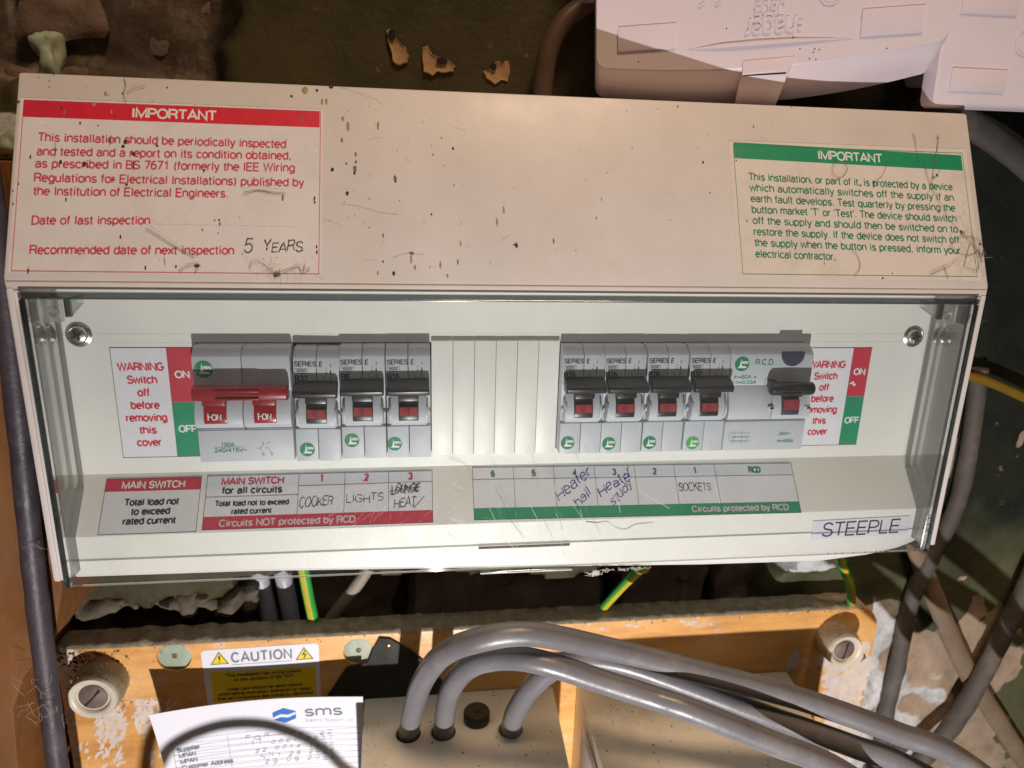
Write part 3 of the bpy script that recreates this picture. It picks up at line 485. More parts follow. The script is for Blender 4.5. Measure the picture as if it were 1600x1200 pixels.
bm = BM(); text(bm, F_h, '5', -111.0, 10.2, 5.4, .062, shear=.12, fit=3.2); text(bm, F_h, 'YEARS', -104.0, 10.6, 3.9, .075, shear=.1, fit=14.2, y1=11.2, hand=.07); ribbon(bm, F_h, [(-111.4, 9.8), (-111.2, 9.5)], .25, .2); obj('handwriting', bm, M['ink'], n1, smooth=None)
n2 = obj('notice', slab(F_h, 81.2, 189.6, 2.4, 61.4, 0, .16), M['paper_green'], unit, label='smaller notice with a green IMPORTANT heading')
FG = Fr(F_h(0, 0, 0), Vector((1, 0, 0))*1.0+F_h.V*-.022, F_h.V)
obj('heading_band', slab(FG, 83.4, 187.0, 55.6, 62.6, .165, .2), M['green_block'], n2)
bm = BM(); text(bm, FG, 'IMPORTANT', 135.0, 57.3, 3.5, .14, 'c', fit=29.2, e=.23); lettering(bm, M['white_print'], n2)
bm = BM(); rows = ['This installation, or part of it, is protected by a device', 'which automatically switches off the supply if an', 'earth fault develops. Test quarterly by pressing the', "button market 'T' or 'Test'. The device should switch", 'off the supply and should then be switched on to', 'restore the supply. If the device does not switch off', 'the supply when the button is pressed, inform your', 'electrical contractor,']
for i, s in enumerate(rows): text(bm, FG, s, 89.0+.05*i, 46.4-i*4.72, 2.95, .12, 'l', fit=(92 if i < 7 else 34.8), e=.2)
outline(bm, F_h, 83.2, 187.6, 4.2, 59.5, .1, .2)
lettering(bm, M['green_print'], n2)

# --- small labels inside the flap
def warn(x0, x1, xb, zt, zb, label):
    w = obj('warning_label', slab(F_p, x0, x1, zb, zt, 0, .14), M['paper'], unit, label=label); zm = zt-(zt-zb)*.492
    obj('red_block', slab(F_p, xb, x1-.1, zm+.08, zt-.1, .145, .18), M['red_block'], w); obj('green_block', slab(F_p, xb, x1-.1, zb+.1, zm, .145, .18), M['green_block'], w)
    xm = (x0+xb)/2; bm = BM()
    for i, (s, f) in enumerate((('WARNING', 17.6), ('Switch', 11.4), ('off', 4.6), ('before', 11.0), ('removing', 16.0), ('this', 6.6), ('cover', 9.6))):
        text(bm, F_p, s, xm+.2, zt-9.4-i*5.42, 3.0, .17, 'c', fit=f, e=.2)
    lettering(bm, M['red_print'], w)
    bm = BM(); xc = (xb+x1)/2
    text(bm, F_p, 'ON', xc+.1, zm+10.6, 2.7, .17, 'c', fit=5.6, e=.21); lettering(bm, M['white_print'], w); bm = BM(); text(bm, F_p, 'OFF', xc+.1, zb+11.0, 2.7, .17, 'c', fit=7.0, e=.21); lettering(bm, M['white_print'], w)
    bm = BM(); ribbon(bm, F_p, [(x1, zt), (x0, zt), (x0, zb), (x1, zb)], .1, .2); line(bm, F_p, xb, zb, xb, zt, .07); lettering(bm, M['black_print'], w, 'border')
    return w
warn(-169.7, -138.0, -148.2, -31.0, -78.1, 'warning label with red ON and green OFF blocks left of the red main switch')
w2 = warn(127.2, 160.2, 151.1, -31.8, -79.2, 'warning label with red ON and green OFF blocks right of the RCD')
bm = BM(); ribbon(bm, F_p, [(151.8, -49.0), (153.4, -48.2), (153.8, -49.6), (154.9, -49.2)], .38, .24); obj('paint_chip', bm, M['white_print'], w2, smooth=None)

l1 = obj('circuit_label', slab(F_s, -177.2, -138.8, -26.1, -2.4, 0, .14), M['paper'], unit, label='small label with a red MAIN SWITCH heading')
obj('heading_band', slab(F_s, -177.0, -139.0, -8.0, -2.7, .145, .18), M['red_block'], l1)
bm = BM(); text(bm, F_s, 'MAIN SWITCH', -158, -6.7, 2.7, .17, 'c', fit=25, e=.21); lettering(bm, M['white_print'], l1)
bm = BM()
for i, (s, f) in enumerate((('Total load not', 21.4), ('to exceed', 15.2), ('rated current', 20.6))): text(bm, F_s, s, -157.8, -14.0-i*3.95, 2.55, .19, 'c', fit=f, e=.2)
outline(bm, F_s, -177.0, -139.0, -25.9, -2.6, .1, .2); lettering(bm, M['black_print'], l1)
l2 = obj('circuit_label', slab(F_s, -136.9, -41.2, -25.6, -2.1, 0, .14), M['paper'], unit, label='chart of circuits with a red band reading NOT protected by RCD')
obj('red_band', slab(F_s, -136.6, -41.5, -25.4, -19.9, .145, .18), M['red_block'], l2)
bm = BM(); text(bm, F_s, 'Circuits NOT protected by RCD', -130, -24.0, 2.6, .18, 'l', fit=55.6, e=.21); lettering(bm, M['mauve_print'], l2)
bm = BM(); text(bm, F_s, 'MAIN SWITCH', -117.8, -6.2, 2.7, .18, 'c', fit=25.6, e=.2)
for s, x in (('1', -89.1), ('2', -70.0), ('3', -51.0)): text(bm, F_s, s, x, -5.9, 2.7, .22, 'c', e=.2)
lettering(bm, M['red_print'], l2)
bm = BM(); text(bm, F_s, 'for all circuits', -117.8, -10.1, 2.6, .19, 'c', fit=24.6, e=.2); text(bm, F_s, 'Total load not to exceed', -117.4, -15.4, 2.1, .19, 'c', fit=30, e=.2); text(bm, F_s, 'rated current', -117.4, -18.9, 2.1, .19, 'c', fit=16.2, e=.2)
outline(bm, F_s, -136.6, -41.5, -25.3, -2.3, .1, .2)
line(bm, F_s, -136.6, -11.5, -98.7, -11.4, .09); line(bm, F_s, -98.7, -7.6, -41.5, -7.2, .09)
for x in (-98.7, -79.3, -60.5): line(bm, F_s, x, -20, x, -2.3, .1)
lettering(bm, M['black_print'], l2)
bm = BM(); text(bm, F_s, 'COOKER', -98.2, -17.1, 4.2, .06, fit=14.0, shear=.12, y1=-16.4, hand=.08); text(bm, F_s, 'LIGHTS', -78.6, -15.6, 3.3, .07, fit=16.0, shear=.05, y1=-15.0, hand=.07)
for k in range(2): text(bm, F_s, 'LOUNGE', -59.6+k*.5, -12.6+k*.3, 3.5, .08, fit=12.0, shear=.12, y1=-11.4, hand=.12)
text(bm, F_s, 'HEAT', -58.3, -18.7, 4.0, .07, fit=9.6, shear=.1, y1=-18.0, hand=.1); ribbon(bm, F_s, [(-50.5, -17.8), (-49.4, -18.6), (-45.0, -13.6)], .12, .2); ribbon(bm, F_s, [(-60.4, -11.2), (-53, -10.0), (-46.6, -9.6)], .08, .2); obj('handwriting', bm, M['ink'], l2, smooth=None)
FR = Fr(F_s(0, 0, 0), Vector((1, 0, 0))+F_s.V*-.0105, F_s.V)
l3 = obj('circuit_label', slab(FR, -23.8, 127.6, -25.4, -1.3, 0, .14), M['paper'], unit, label='chart of circuits with a green band reading protected by RCD')
obj('green_band', slab(FR, -23.6, 127.4, -25.2, -20.0, .145, .18), M['green_block'], l3)
bm = BM(); text(bm, FR, 'Circuits protected by RCD', 121.8, -23.7, 2.5, .18, 'r', fit=46.4, e=.21); lettering(bm, M['mauve_print'], l3)
bm = BM()
for s, x in (('6', -14.5), ('5', 4.0), ('4', 22.8), ('3', 41.3), ('2', 60.4), ('1', 79.7), ('RCD', 108.7)): text(bm, FR, s, x, -5.8, 2.5, .22, 'c', e=.2)
lettering(bm, M['green_print'], l3)
bm = BM(); outline(bm, FR, -23.6, 127.4, -25.2, -1.6, .1, .2); line(bm, FR, -23.6, -7.1, 127.4, -7.3, .09)
for x in (-5.2, 13.2, 32.1, 50.9, 69.8, 89.4): line(bm, FR, x, -20, x, -1.6, .09)
lettering(bm, M['black_print'], l3)
bm = BM(); text(bm, F_s, 'SOCKETS', 70.6, -14.6, 3.4, .075, fit=15.4, shear=.05, hand=.06); obj('handwriting', bm, M['ink'], l3, smooth=None)
bm = BM()
for s, x, y, h, f, a in (('Heater', 14.2, -17.6, 4.6, 20.5, 36), ('hall', 22.5, -20.4, 3.8, 9.5, 40), ('Heater', 33.8, -16.6, 4.6, 19.5, 34), ('study', 39.0, -20.6, 3.8, 14.0, 40)): text(bm, FR, s, x, y+.3, h, .07, fit=f, rot=(x, y, a), shear=.25, hand=.12)
obj('handwriting', bm, M['blue_ink'], l3, smooth=None)
FN = Fr((0, 7.55, 0), (1, 0, .0185), (-.0185, 0, 1))
n3 = obj('name_label', slab(FN, 131.8, 180.6, -122.6, -113.0, 0, .35), M['name'], unit, label='white printed STEEPLE name strip at the lower right')
bm = BM(); text(bm, FN, 'STEEPLE', 136.9, -121.1, 6.7, .085, fit=39.2, shear=.04, e=.4); lettering(bm, M['black_print'], n3)

# --- the clear flap
flap = obj('clear_flap', box(-184.9, 184.9, -3.0, -1.4, -122.4, -7.4), M['clear'], unit, label='transparent hinged flap with smoked edges')
eg = BM()
box(-187.3, 187.3, -3.1, .6, -7.35, -4.9, .5, bm=eg); box(-187.3, -184.95, -3.1, .6, -122.9, -7.4, .5, bm=eg); box(184.95, 187.3, -3.1, .6, -122.9, -7.4, .5, bm=eg)
obj('smoked_edge', eg, M['edge'], flap)
for s in (-1, 1):
    a, b = sorted((s*187.2, s*185.4)); obj('flap_side', box(a, b, .65, 20, -120.8, -9), M['side'], flap)
    a, b = sorted((s*185.3, s*177.6)); lu = box(a, b, 6, 8.5, -17.4, -7.6, 1.0)
    lu = lathe((s*180.3, 5.9, -13.6), (0, -1, 0), [(2.0, 0), (2.0, .7), (1.2, .7), (1.0, .1)], 16, lu); box(s*186.2-.7, s*186.2+.7, 0, 6, -16.6, -8, .2, bm=lu)
    obj('hinge_lug', lu, M['lug'], flap)
    x = s*172.4 if s < 0 else 172.0
    tb = prism([(-.9, -7.5), (-.9, -13.2), (1.4, -14.2), (12.4, -11.0), (12.4, -7.5)], x-.25, x+.25); obj('stop_tab', tb, M['side'], flap)
    obj('tab_edge', box(x-1.1, x+1.1, -.95, .9, -14.1, -7.5, .3), M['edge'], flap)
obj('flap_catch', box(-21.8, 18.3, -4.0, -1.6, -124.2, -122.6, .4), M['edge_low'], flap)
bm = BM(); FD = Fr((0, -3.02, 0), (1, 0, 0), (0, 0, 1))
for q in DSCR: ribbon(bm, FD, q, .13, .01)
for k in range(95):
    x, z = random.gauss(-72, 15), random.gauss(-98, 10); a = R(random.gauss(42, 16)); l = abs(random.gauss(5, 5))
    if -118 < z < -76: line(bm, FD, x, z, x+math.cos(a)*l, min(-74, z+math.sin(a)*l), random.uniform(.02, .05), .01)
for k in range(90):
    x, z = random.uniform(-60, 30), random.uniform(-118, -78); a = R(random.gauss(-50, 22)); l = abs(random.gauss(4, 4))
    line(bm, FD, x, z, x+math.cos(a)*l, max(-118, z+math.sin(a)*l), random.uniform(.02, .05), .01)
for k in range(90):
    x, z = random.uniform(-180, 180), random.uniform(-117, -12); a = random.uniform(0, 6.28); l = abs(random.gauss(2, 3)); line(bm, FD, x, z, x+math.cos(a)*l, max(-118, min(-10, z+math.sin(a)*l)), random.uniform(.015, .035), .01)
obj('scratches', bm, M['scratch'], flap, kind='stuff', smooth=None)

# --- fly specks, scratches, webs and fluff on the unit
for k, m in (('d', 'fly_d'), ('t', 'fly_t'), ('o', 'fly_o')):
    bm = BM()
    for u, v, a, b, kk in SPECKS:
        if kk != k: continue
        pts = [(u+(p[0])*(1+random.uniform(-.25, .25)), v+p[1]*(1+random.uniform(-.2, .2))) for p in disc_pts(0, 0, a, b, 10)]
        e = .18 if (-191 < u < -83 and v < 68) or (81 < u < 189 and 2.5 < v < 60) else 0
        loft([[F_h(u+(x-u)*s, v+(y-v)*s, e+h) for x, y in pts] for s, h in ((1, .01), (.75, .12), (.3, .2))], bm)
    if k == 'd':
        for j in range(28):
            u, v = random.choice((random.uniform(-189, -30), random.uniform(-189, 189))), random.uniform(2, 77); r = random.uniform(.07, .18)
            poly(F_h, disc_pts(u, v, r, r*random.uniform(1, 1.8), 6), .0, .24, bm)
    if k == 'o':
        for j in range(70):
            u, v = random.choice((random.uniform(-189, -30), random.uniform(-189, 189))), random.uniform(2, 77); r = random.uniform(.06, .14)
            poly(F_h, disc_pts(u, v, r, r*random.uniform(1, 2.2), 6), .0, .24, bm)
    obj('fly_specks', bm, M[m], unit, kind='stuff', smooth=40)
bm = BM()
for w in WEBS:
    for rep in range(2):
        q = [F_h(u+random.uniform(-.4, .4)*rep, v+random.uniform(-.4, .4)*rep, .35+rep*.5+random.uniform(0, .3)) for u, v in w]
        tube(q, .075 if rep == 0 else .03, 4, bm, 4, wob=.9)
for k in range(60):
    u, v = (random.gauss(184, 5), random.gauss(16, 8)) if k < 40 else (random.gauss(-98, 8), random.gauss(3, 2)); d = (random.uniform(-4, 4), random.uniform(-4, 4))
    if u > 193: continue
    tube([F_h(u, v, .3), F_h(u+d[0]*.5+random.uniform(-1, 1), v+d[1]*.5, .9), F_h(u+d[0], v+d[1], .4)], .03, 4, bm, 3)
for u, v, r in ((190.4, 14, 1.3), (183.0, 22.8, .9), (-98.9, 1.9, 1.2), (172.4, 48.2, .7), (176.4, 66, .5)):
    for j in range(7): lathe(F_h(u+random.uniform(-r, r), v+random.uniform(-r, r), .4), (0, -1, 0), [(.01, -.2), (random.uniform(.15, .4)*r, 0), (.02, .3)], 6, bm)
obj('cobweb', bm, M['web'], unit, kind='stuff', smooth=60)
bm = BM()
for q in HSCR: ribbon(bm, F_h, q, .12, .03)
for k in range(70):
    u, v = random.uniform(-190, 190), random.uniform(3, 76); a = random.uniform(-.7, .7); l = abs(random.gauss(2, 2.5)); line(bm, F_h, u, v, u+l*math.cos(a), min(77, v+l*math.sin(a)), .035, .025)
obj('hood_scuffs', bm, mat('scuff_line', (.55, .47, .40), .6), unit, kind='stuff', smooth=None)
bm = BM()
for k in range(44):
    x = 30+random.random()**1.8*26; z = -130.9-(1.6 if x < 34 else 0)
    tube([(x, 6.9, z+random.uniform(-.8, .8)), (x+random.uniform(-2, 2), 6.4, z+random.uniform(-1.2, .6)), (x+random.uniform(-4, 4), 6.8, z+random.uniform(-1, .8))], .12, 4, bm, 3)
for j in range(16): lathe((31.5+random.uniform(-1.2, 1.2), 6.6, -132.4+random.uniform(-1.1, 1.1)), (0, -1, .2), [(.05, -.6), (random.uniform(.4, .9), 0), (.05, .6)], 7, bm)
obj('dust_fluff', bm, M['fluff'], unit, kind='stuff', smooth=60)
bm = BM(); smear = [(25.9, 7.35, -106.8), (30.8, 7.3, -107.5), (35.7, 7.3, -107.2), (38.9, 7.3, -109.6), (44, 7.3, -111.3), (48.8, 7.3, -109), (56.8, 7.3, -108.4)]
tube(smear, .08, 5, bm, 5, wob=1.2); obj('dust_thread', bm, M['web'], unit, smooth=60)

# ================================================================== breakers in the unit
YF = 14.0
def top_prof(): return [(40, -29.3), (18.6, -29.3), (17.6, -29.7), (14.4, -32.3), (14.0, -33.0), (14.0, -45.7), (15.0, -46.4), (15.0, -62.3), (13.6, -62.9), (13.6, -77.0), (40, -77.0)]
def bulge_prof(): return [(15.4, -46.5), (14.0, -48.2), (12.2, -51.5), (10.9, -55.0), (10.4, -58.0), (10.8, -60.4), (12.2, -61.9), (15.4, -62.5)]
def drum(x0, x1, m, parent, off=.7, name='rocker', z0=-48.0, z1=-61.0):
    prof = [(13.8-off, -48.6), (11.9-off, -51.5), (10.6-off, -54.5), (10.2-off, -57.0), (10.6-off, -59.2), (12.6, -60.2), (14.5, -60), (14.5, -49)]
    return obj(name, prism(prof, x0, x1, bv=.25), m, parent)
def logo(parent, x, z, y, r=3.1, light=False):
    fr = Fr((x, y, z), (1, 0, 0), (0, 0, 1)); d = obj('maker_badge', poly(fr, disc_pts(0, 0, r), 0, .1), M['logo_light' if light else 'logo_green'], parent)
    bm = BM(); k = r/3.1
    q = [(-1.9, -1.7), (-1.3, -1.2), (-.95, -.6), (-.75, .9), (-.55, 2.3), (-.35, .9), (-.2, -.5), (.3, -.85), (1.9, -.95), (1.9, -1.75)]
    loft([[fr(a*k, b*k, e) for a, b in q] for e in (.08, .15)], bm)
    text(bm, fr, 'STEEPLE', -.1, .15*k, .95*k, .17, fit=2.8*k, e=.14); obj('emblem', bm, M['white_print'], d, smooth=None)
    return d
def breaker(xc, rating, label, badge, light=False, w=18.2, dz=0.0):
    t = thing('circuit_breaker', label, 'circuit breaker', (xc, 40, -77), 'black toggle circuit breakers in a row')
    bd = BM()
    for a, b in ((-w/2, -.12), (.12, w/2)): prism(top_prof(), xc+a, xc+b, bd, .35)
    obj('housing', bd, M['grey'], t)
    ns = prism(bulge_prof(), xc-7.4, xc+7.4, bv=.5)
    for s in (-1, 1): lathe((xc+s*7.4, 14.6, -56.8), (s, 0, 0), [(5.0, -.3), (5.0, .5), (4.2, .8), (1.3, .85), (1.1, 1.5), (.3, 1.6)], 22, ns)
    obj('nose', ns, M['grey'], t)
    r = drum(xc-4.1, xc+4.1, M['black'], t)
    bn = BM()
    for a, b in ((-3.7, -.1), (.1, 3.7)): prism([(9.85, -53.3), (9.42, -55.0), (9.32, -56.9), (10.8, -56.9), (10.8, -53.3)], xc+a, xc+b, bn)
    obj('red_indicator', bn, M['red_band'], r)
    tg = loft([[(xc+x, y, z) for y, z in ((6.4+i, -44.3-i*.6), (5.7+i, -45.6), (6.2+i, -47.4+i*.5), (8.2, -48.0+i*.4), (13.2-i, -47.2), (13.4-i, -41.6-i), (10.4, -42.4-i*.5))] for x, i in ((-8.7, .7), (-8.3, .15), (8.3, .15), (8.7, .7))], bv=.25)
    box(xc-4.1, xc+4.1, 8.6, 13, -50.4, -47.0, .3, bm=tg)
    obj('toggle', tg, M['black'], t)
    FM = Fr((0, 13.98, 0), (1, 0, 0), (0, 0, 1)); bm = BM()
    text(bm, FM, 'SERIES', xc-8.6, -36.0, 1.8, .17, fit=8.6, e=.02); text(bm, FM, 'E', xc+1.1, -36.0, 1.8, .17, fit=1.2, e=.02, shear=.1)
    outline(bm, FM, xc-8.5, xc-3.4, -38.9, -37.1, .07, .02); text(bm, FM, '6000', xc-7.7, -38.5, 1.1, .16, fit=3.6, e=.02)
    outline(bm, FM, xc-6.6, xc-4.9, -40.3, -39.0, .07, .02); text(bm, FM, '3', xc-6.0, -40.0, .8, .16, e=.02)
    line(bm, FM, xc+5.6, -45.2, xc+5.6, -37.6, .1, .02); loft([[FM(a, b, e) for a, b in ((xc+5.15, -38.9), (xc+6.05, -38.9), (xc+5.6, -37.0))] for e in (.0, .04)], bm)
    line(bm, FM, xc+2.6, -40.0, xc+3.8, -43.6, .08, .02); text(bm, FM, '0', xc+3.6, -39.2, 1.0, .14, e=.02); line(bm, FM, xc+4.0, -37.6, xc+4.0, -36.4, .08, .02); text(bm, FM, '1', xc+5.3, -36.4, 1.2, .16, e=.02)
    ribbon(bm, FM, [(xc+4.9, -45.0), (xc+6.2, -45.0), (xc+6.0, -44.0), (xc+5.1, -44.0), (xc+4.9, -45.0)], .12, .02)
    lettering(bm, M['black_print'], t, 'printed_symbols')
    add_variable(t, xc, rating, badge, light)
    return t
def add_variable(t, xc, rating, badge, light):
    FM = Fr((0, 13.98, 0), (1, 0, 0), (0, 0, 1)); bm = BM()
    text(bm, FM, rating, xc-8.5, -42.3, 2.2, .16, fit=measure(rating)*2.5, e=.02)
    for r_, n_ in ((-43.8, 9), (-44.8, 7)): text(bm, FM, 'III I II III'[:n_], xc-8.4, r_, .7, .2, fit=5.6, e=.02)
    lettering(bm, M['black_print'], t, 'rating_print')
    logo(t, badge[0], badge[1], 13.6, 3.05, light)
proto = None
SHARED = ('housing', 'nose', 'rocker', 'toggle', 'printed_symbols')
for i, (xc, rating, bx, bz, light, lab, dz) in enumerate([
    (-88.8, 'B32', -93.4, -71.8, False, 'B32 circuit breaker right beside the red main switch, above the word COOKER', -.7),
    (-69.9, 'B6', -75.0, -68.8, False, 'B6 circuit breaker, middle of the three left of the blanking strips, above LIGHTS', 0),
    (-51.2, 'B16', -57.3, -70.6, False, 'B16 circuit breaker touching the left edge of the cream blanking strips', 0),
    (22.7, 'B16', 17.2, -71.8, False, 'B16 circuit breaker touching the right edge of the cream blanking strips', 0),
    (41.1, 'B16', 35.7, -72.5, False, 'second B16 circuit breaker to the right of the blanking strips', 0),
    (59.9, 'B16', 54.3, -72.5, False, 'B16 circuit breaker just left of the right-hand B32 with the light green badge', 0),
    (78.9, 'B32', 74.2, -73.0, True, 'B32 circuit breaker with a lighter green badge, next to the RCD', 0)]):
    if proto is None: t = proto = breaker(xc, rating, lab, (bx, bz), light)
    else:
        t = proto.copy(); COL.objects.link(t); t.location = Vector((xc, 40, -77))*MM; t['label'] = lab; LOC[t.name] = Vector((xc, 40, -77))
        for ch in [c for c in proto.children if c.name.split('.')[0] in SHARED]:
            c = ch.copy(); COL.objects.link(c); c.parent = t
            for g in ch.children:
                d = g.copy(); COL.objects.link(d); d.parent = c
        add_variable(t, xc, rating, (bx, bz), light)
    t.location.z += dz*MM; t.location.y += [0, .1, -.1, .05, -.05, .1, 0][i]*MM
    t.rotation_euler = (0, R([.9, .0, -.2, .1, -.1, .1, .0][i]), 0)

ms = thing('main_switch', 'double pole main switch with one wide red handle and two red ON windows', 'switch', (-117.3, 40, -77))
bd = BM()
for a, b in ((-136.2, -117.45), (-117.2, -98.5)): prism(top_prof(), a, b, bd, .35)
box(-136.1, -98.6, 13.2, 20, -76.95, -63.3, .3, bm=bd)
obj('housing', bd, M['grey'], ms)
ns = BM()
for a, b in ((-136.1, -117.5), (-117.15, -98.6)): prism(bulge_prof(), a, b, ns, .5)
obj('nose', ns, M['grey'], ms)
for x in (-127.9, -108.6):
    w_ = drum(x-4.3, x+4.3, M['red_window'], ms, 1.0, 'on_window'); fr = Fr((x, 9.05, -56.2), (1, 0, 0), (0, .12, 1)); bm = BM()
    line(bm, fr, -2.4, -1.3, -2.4, 1.5, .2, .18); line(bm, fr, -2.4, .1, -1.4, .1, .2, .18); text(bm, fr, 'ON', -1.0, -1.2, 2.3, .13, fit=3.6, e=.18); lettering(bm, M['white_print'], w_)
hb = loft([[(x, y, z) for y, z in ((6.0+i, -43.4-i), (5.4+i, -46.0), (6.0+i, -48.6+i*.5), (8.2, -49.2+i*.4), (11.4-i, -48.2), (11.2-i, -44.2), (8.8, -42.8-i*.5))] for x, i in ((-135.2, .8), (-134.7, .15), (-99.2, .15), (-98.7, .8))], bv=.3)
for z in (-43.4, -46.5): box(-126.0, -109.6, 4.8, 8, z-.3-1.2, z+.3-1.2, .15, bm=hb)
for x in (-127.9, -108.6): box(x-4.3, x+4.3, 8.4, 13, -51.4, -48.0, .3, bm=hb)
obj('handle', hb, M['red'], ms)
logo(ms, -131.8, -37.7, 13.95, 3.5)
FM = Fr((0, 13.17, 0), (1, 0, 0), (0, 0, 1)); bm = BM()
text(bm, FM, '100A', -127.6, -70.2, 1.5, .16, fit=5.4, e=.02); line(bm, FM, -130.2, -70.55, -118.6, -70.55, .09, .02); text(bm, FM, '240/415V~', -130.2, -72.7, 1.6, .16, fit=12.8, e=.02)
for q in (((-113.6, -71.3), (-112.0, -71.2), (-110.6, -69.4), (-111.2, -68.8), (-110.4, -68.4)), ((-112.0, -71.2), (-111.2, -73.6), (-110.6, -73.8)), ((-109.6, -70.0), (-108.6, -68.6), (-107.8, -68.9)), ((-110.2, -71.3), (-109.0, -71.0), (-108.2, -73.0), (-107.4, -73.4))): ribbon(bm, FM, q, .08, .02)
for x, z in ((-111.0, -74.2), (-107.6, -74.0)): ribbon(bm, FM, disc_pts(x, z, .45, n=10)+[(x+.45, z)], .08, .02)
lettering(bm, M['green_print'], ms)

rc = thing('residual_current_device', 'wide RCD module with green lettering, dark test button and black toggle', 'RCD', (107.4, 40, -77))
hs = prism(top_prof(), 88.3, 126.5, bv=.35); box(88.4, 126.4, 13.2, 20, -76.95, -63.2, .3, bm=hs)
obj('housing', hs, M['grey'], rc)
ns = prism([(15.4, -46.5), (14.6, -47.2), (12.6, -51.5), (11.4, -55.5), (11.2, -59), (12, -61.8), (15.4, -62.5)], 88.5, 108.4, bv=.4); prism(bulge_prof(), 108.6, 126.4, ns, .4)
for x in (107.6, 124.6): box(x-1.3, x+1.3, 10.2, 12.5, -57.0, -55.4, .3, bm=ns)
obj('nose', ns, M['grey'], rc)
bm = BM()
for x in (107.9, 125.2): box(x-.8, x+.8, 9.95, 11, -56.6, -55.8, bm=bm)
obj('side_notch', bm, M['dark'], rc)
r = drum(112.6, 120.6, M['navy'], rc); obj('red_indicator', prism([(10.1, -52.2), (9.45, -54.2), (9.35, -56.8), (10.8, -56.8), (10.8, -52.2)], 112.9, 120.4), M['red_band'], r)
tg = lathe((104.9, 8.4, -46.6), (1, 0, 0), [(1.9, 0), (2.7, .5), (3.0, 1.5), (3.0, 18.6), (2.7, 19.6), (1.8, 20.2)], 20)
for z in (-45.4, -48.0): box(109.5, 118.5, 5.2, 7.5, z-.28, z+.28, .12, bm=tg)
box(112.6, 120.6, 8.6, 13, -50.6, -47.0, .3, bm=tg); box(106.2, 109.6, 8.5, 14.5, -47.2, -43.8, .5, bm=tg)
obj('toggle', tg, M['black'], rc)
fr = Fr((116.6, 13.95, -32.6), (1, 0, 0), (0, 0, 1)); obj('test_button', poly(fr, disc_pts(0, 0, 5.3, 5.3, 22, 180, 360)+[(5.2, 1.4), (-5.2, 1.4)], -.5, .5, None, .25), M['navy'], rc)
logo(rc, 93.4, -36.8, 13.95, 3.3)
FM = Fr((0, 13.98, 0), (1, 0, 0), (0, 0, 1)); FL = Fr((0, 13.17, 0), (1, 0, 0), (0, 0, 1)); bm = BM()
text(bm, FM, 'R.C.D.', 99.6, -37.1, 2.3, .15, fit=9.0, e=.02); text(bm, FM, 'In=80A =', 90.2, -43.4, 1.5, .15, fit=10.6, e=.02); text(bm, FM, 'IΔn=0,03A'.replace('Δ', '.'), 90.2, -45.9, 1.5, .15, fit=10.8, e=.02)
outline(bm, FM, 105.0, 107.4, -46.0, -43.6, .09, .02)
for y in (-68.6, -70.6, -72.2): line(bm, FL, 91.6, y, 100.6, y, .09, .02)
for x in (93.2, 96.8): line(bm, FL, x, -73.8, x, -67.2, .07, .02)
ribbon(bm, FL, [(91.6, -67.6), (90.6, -70), (91.2, -72.4), (92, -73.4)], .07, .02); outline(bm, FL, 92.6, 99.6, -72.9, -70.2, .06, .02)
text(bm, FL, '240V~', 114.4, -69.9, 1.4, .15, fit=5.6, e=.02); text(bm, FL, 'Im=500A', 114.0, -73.4, 1.4, .15, fit=7.8, e=.02)
lettering(bm, M['green_print'], rc)

# ================================================================== wooden backboard
bdt = thing('backboard', 'varnished orange wooden meter board with dusty top edge below the fuse box', 'board', (0, 91.5, -330))
YB = 76.0
def rr(x0, x1, z0, z1, r, n=7): return [(x0, z0), (x1, z0)]+[(x1-r+r*math.cos(R(90*i/n)), z1-r+r*math.sin(R(90*i/n))) for i in range(n+1)]+[(x0+4-4*math.cos(R(90*i/3)), z1-4+4*math.sin(R(90*i/3))) for i in range(3, -1, -1)]
fb = Fr((0, YB, 0), (1, 0, 0), (0, 0, 1))
def carve(m, holes):
    base = poly(fb, rr(-238, 231, -420, -205.4, 15), -15.5, 0, None, 1.0)
    me = bpy.data.meshes.new('b'); base.to_mesh(me); base.free(); o = bpy.data.objects.new('b', me); COL.objects.link(o)
    cut = BM()
    for x, z, r, y1 in holes: lathe((x, YB-6, z), (0, 1, 0), [(r, 0), (r, 6+y1)], 40, cut)
    mc = bpy.data.meshes.new('c'); bmesh.ops.recalc_face_normals(cut, faces=cut.faces); cut.to_mesh(mc); cut.free(); oc = bpy.data.objects.new('c', mc); COL.objects.link(oc)
    md = o.modifiers.new('x', 'BOOLEAN'); md.operation = 'DIFFERENCE'; md.object = oc; md.solver = 'EXACT'
    dg = bpy.context.evaluated_depsgraph_get(); res = bmesh.new(); res.from_mesh(o.evaluated_get(dg).data)
    for q in (o, oc): d = q.data; bpy.data.objects.remove(q); bpy.data.meshes.remove(d)
    return res
holes = [(-178.8, -213.7, 8.9, 2.0), (-81.6, -216.6, 8.3, 2.0)]
obj('board', carve(M['board'], holes), M['board'], bdt, smooth=30)
for x, z, r, _ in holes:
    dk = lathe((x, YB+1.95, z), (0, -1, 0), [(r-.25, 0), (r-.3, .45), (r-.9, .7), (r*.5, .78), (.6, .72)], 36)
    d = obj('painted_disc', dk, M['plug'], bdt, smooth=40); obj('disc_screw', lathe((x, YB+1.2, z), (0, -1, 0), [(1.5, 0), (1.5, .25), (.9, .45), (.85, .2), (.2, .2)], 14), M['old_screw'], d)
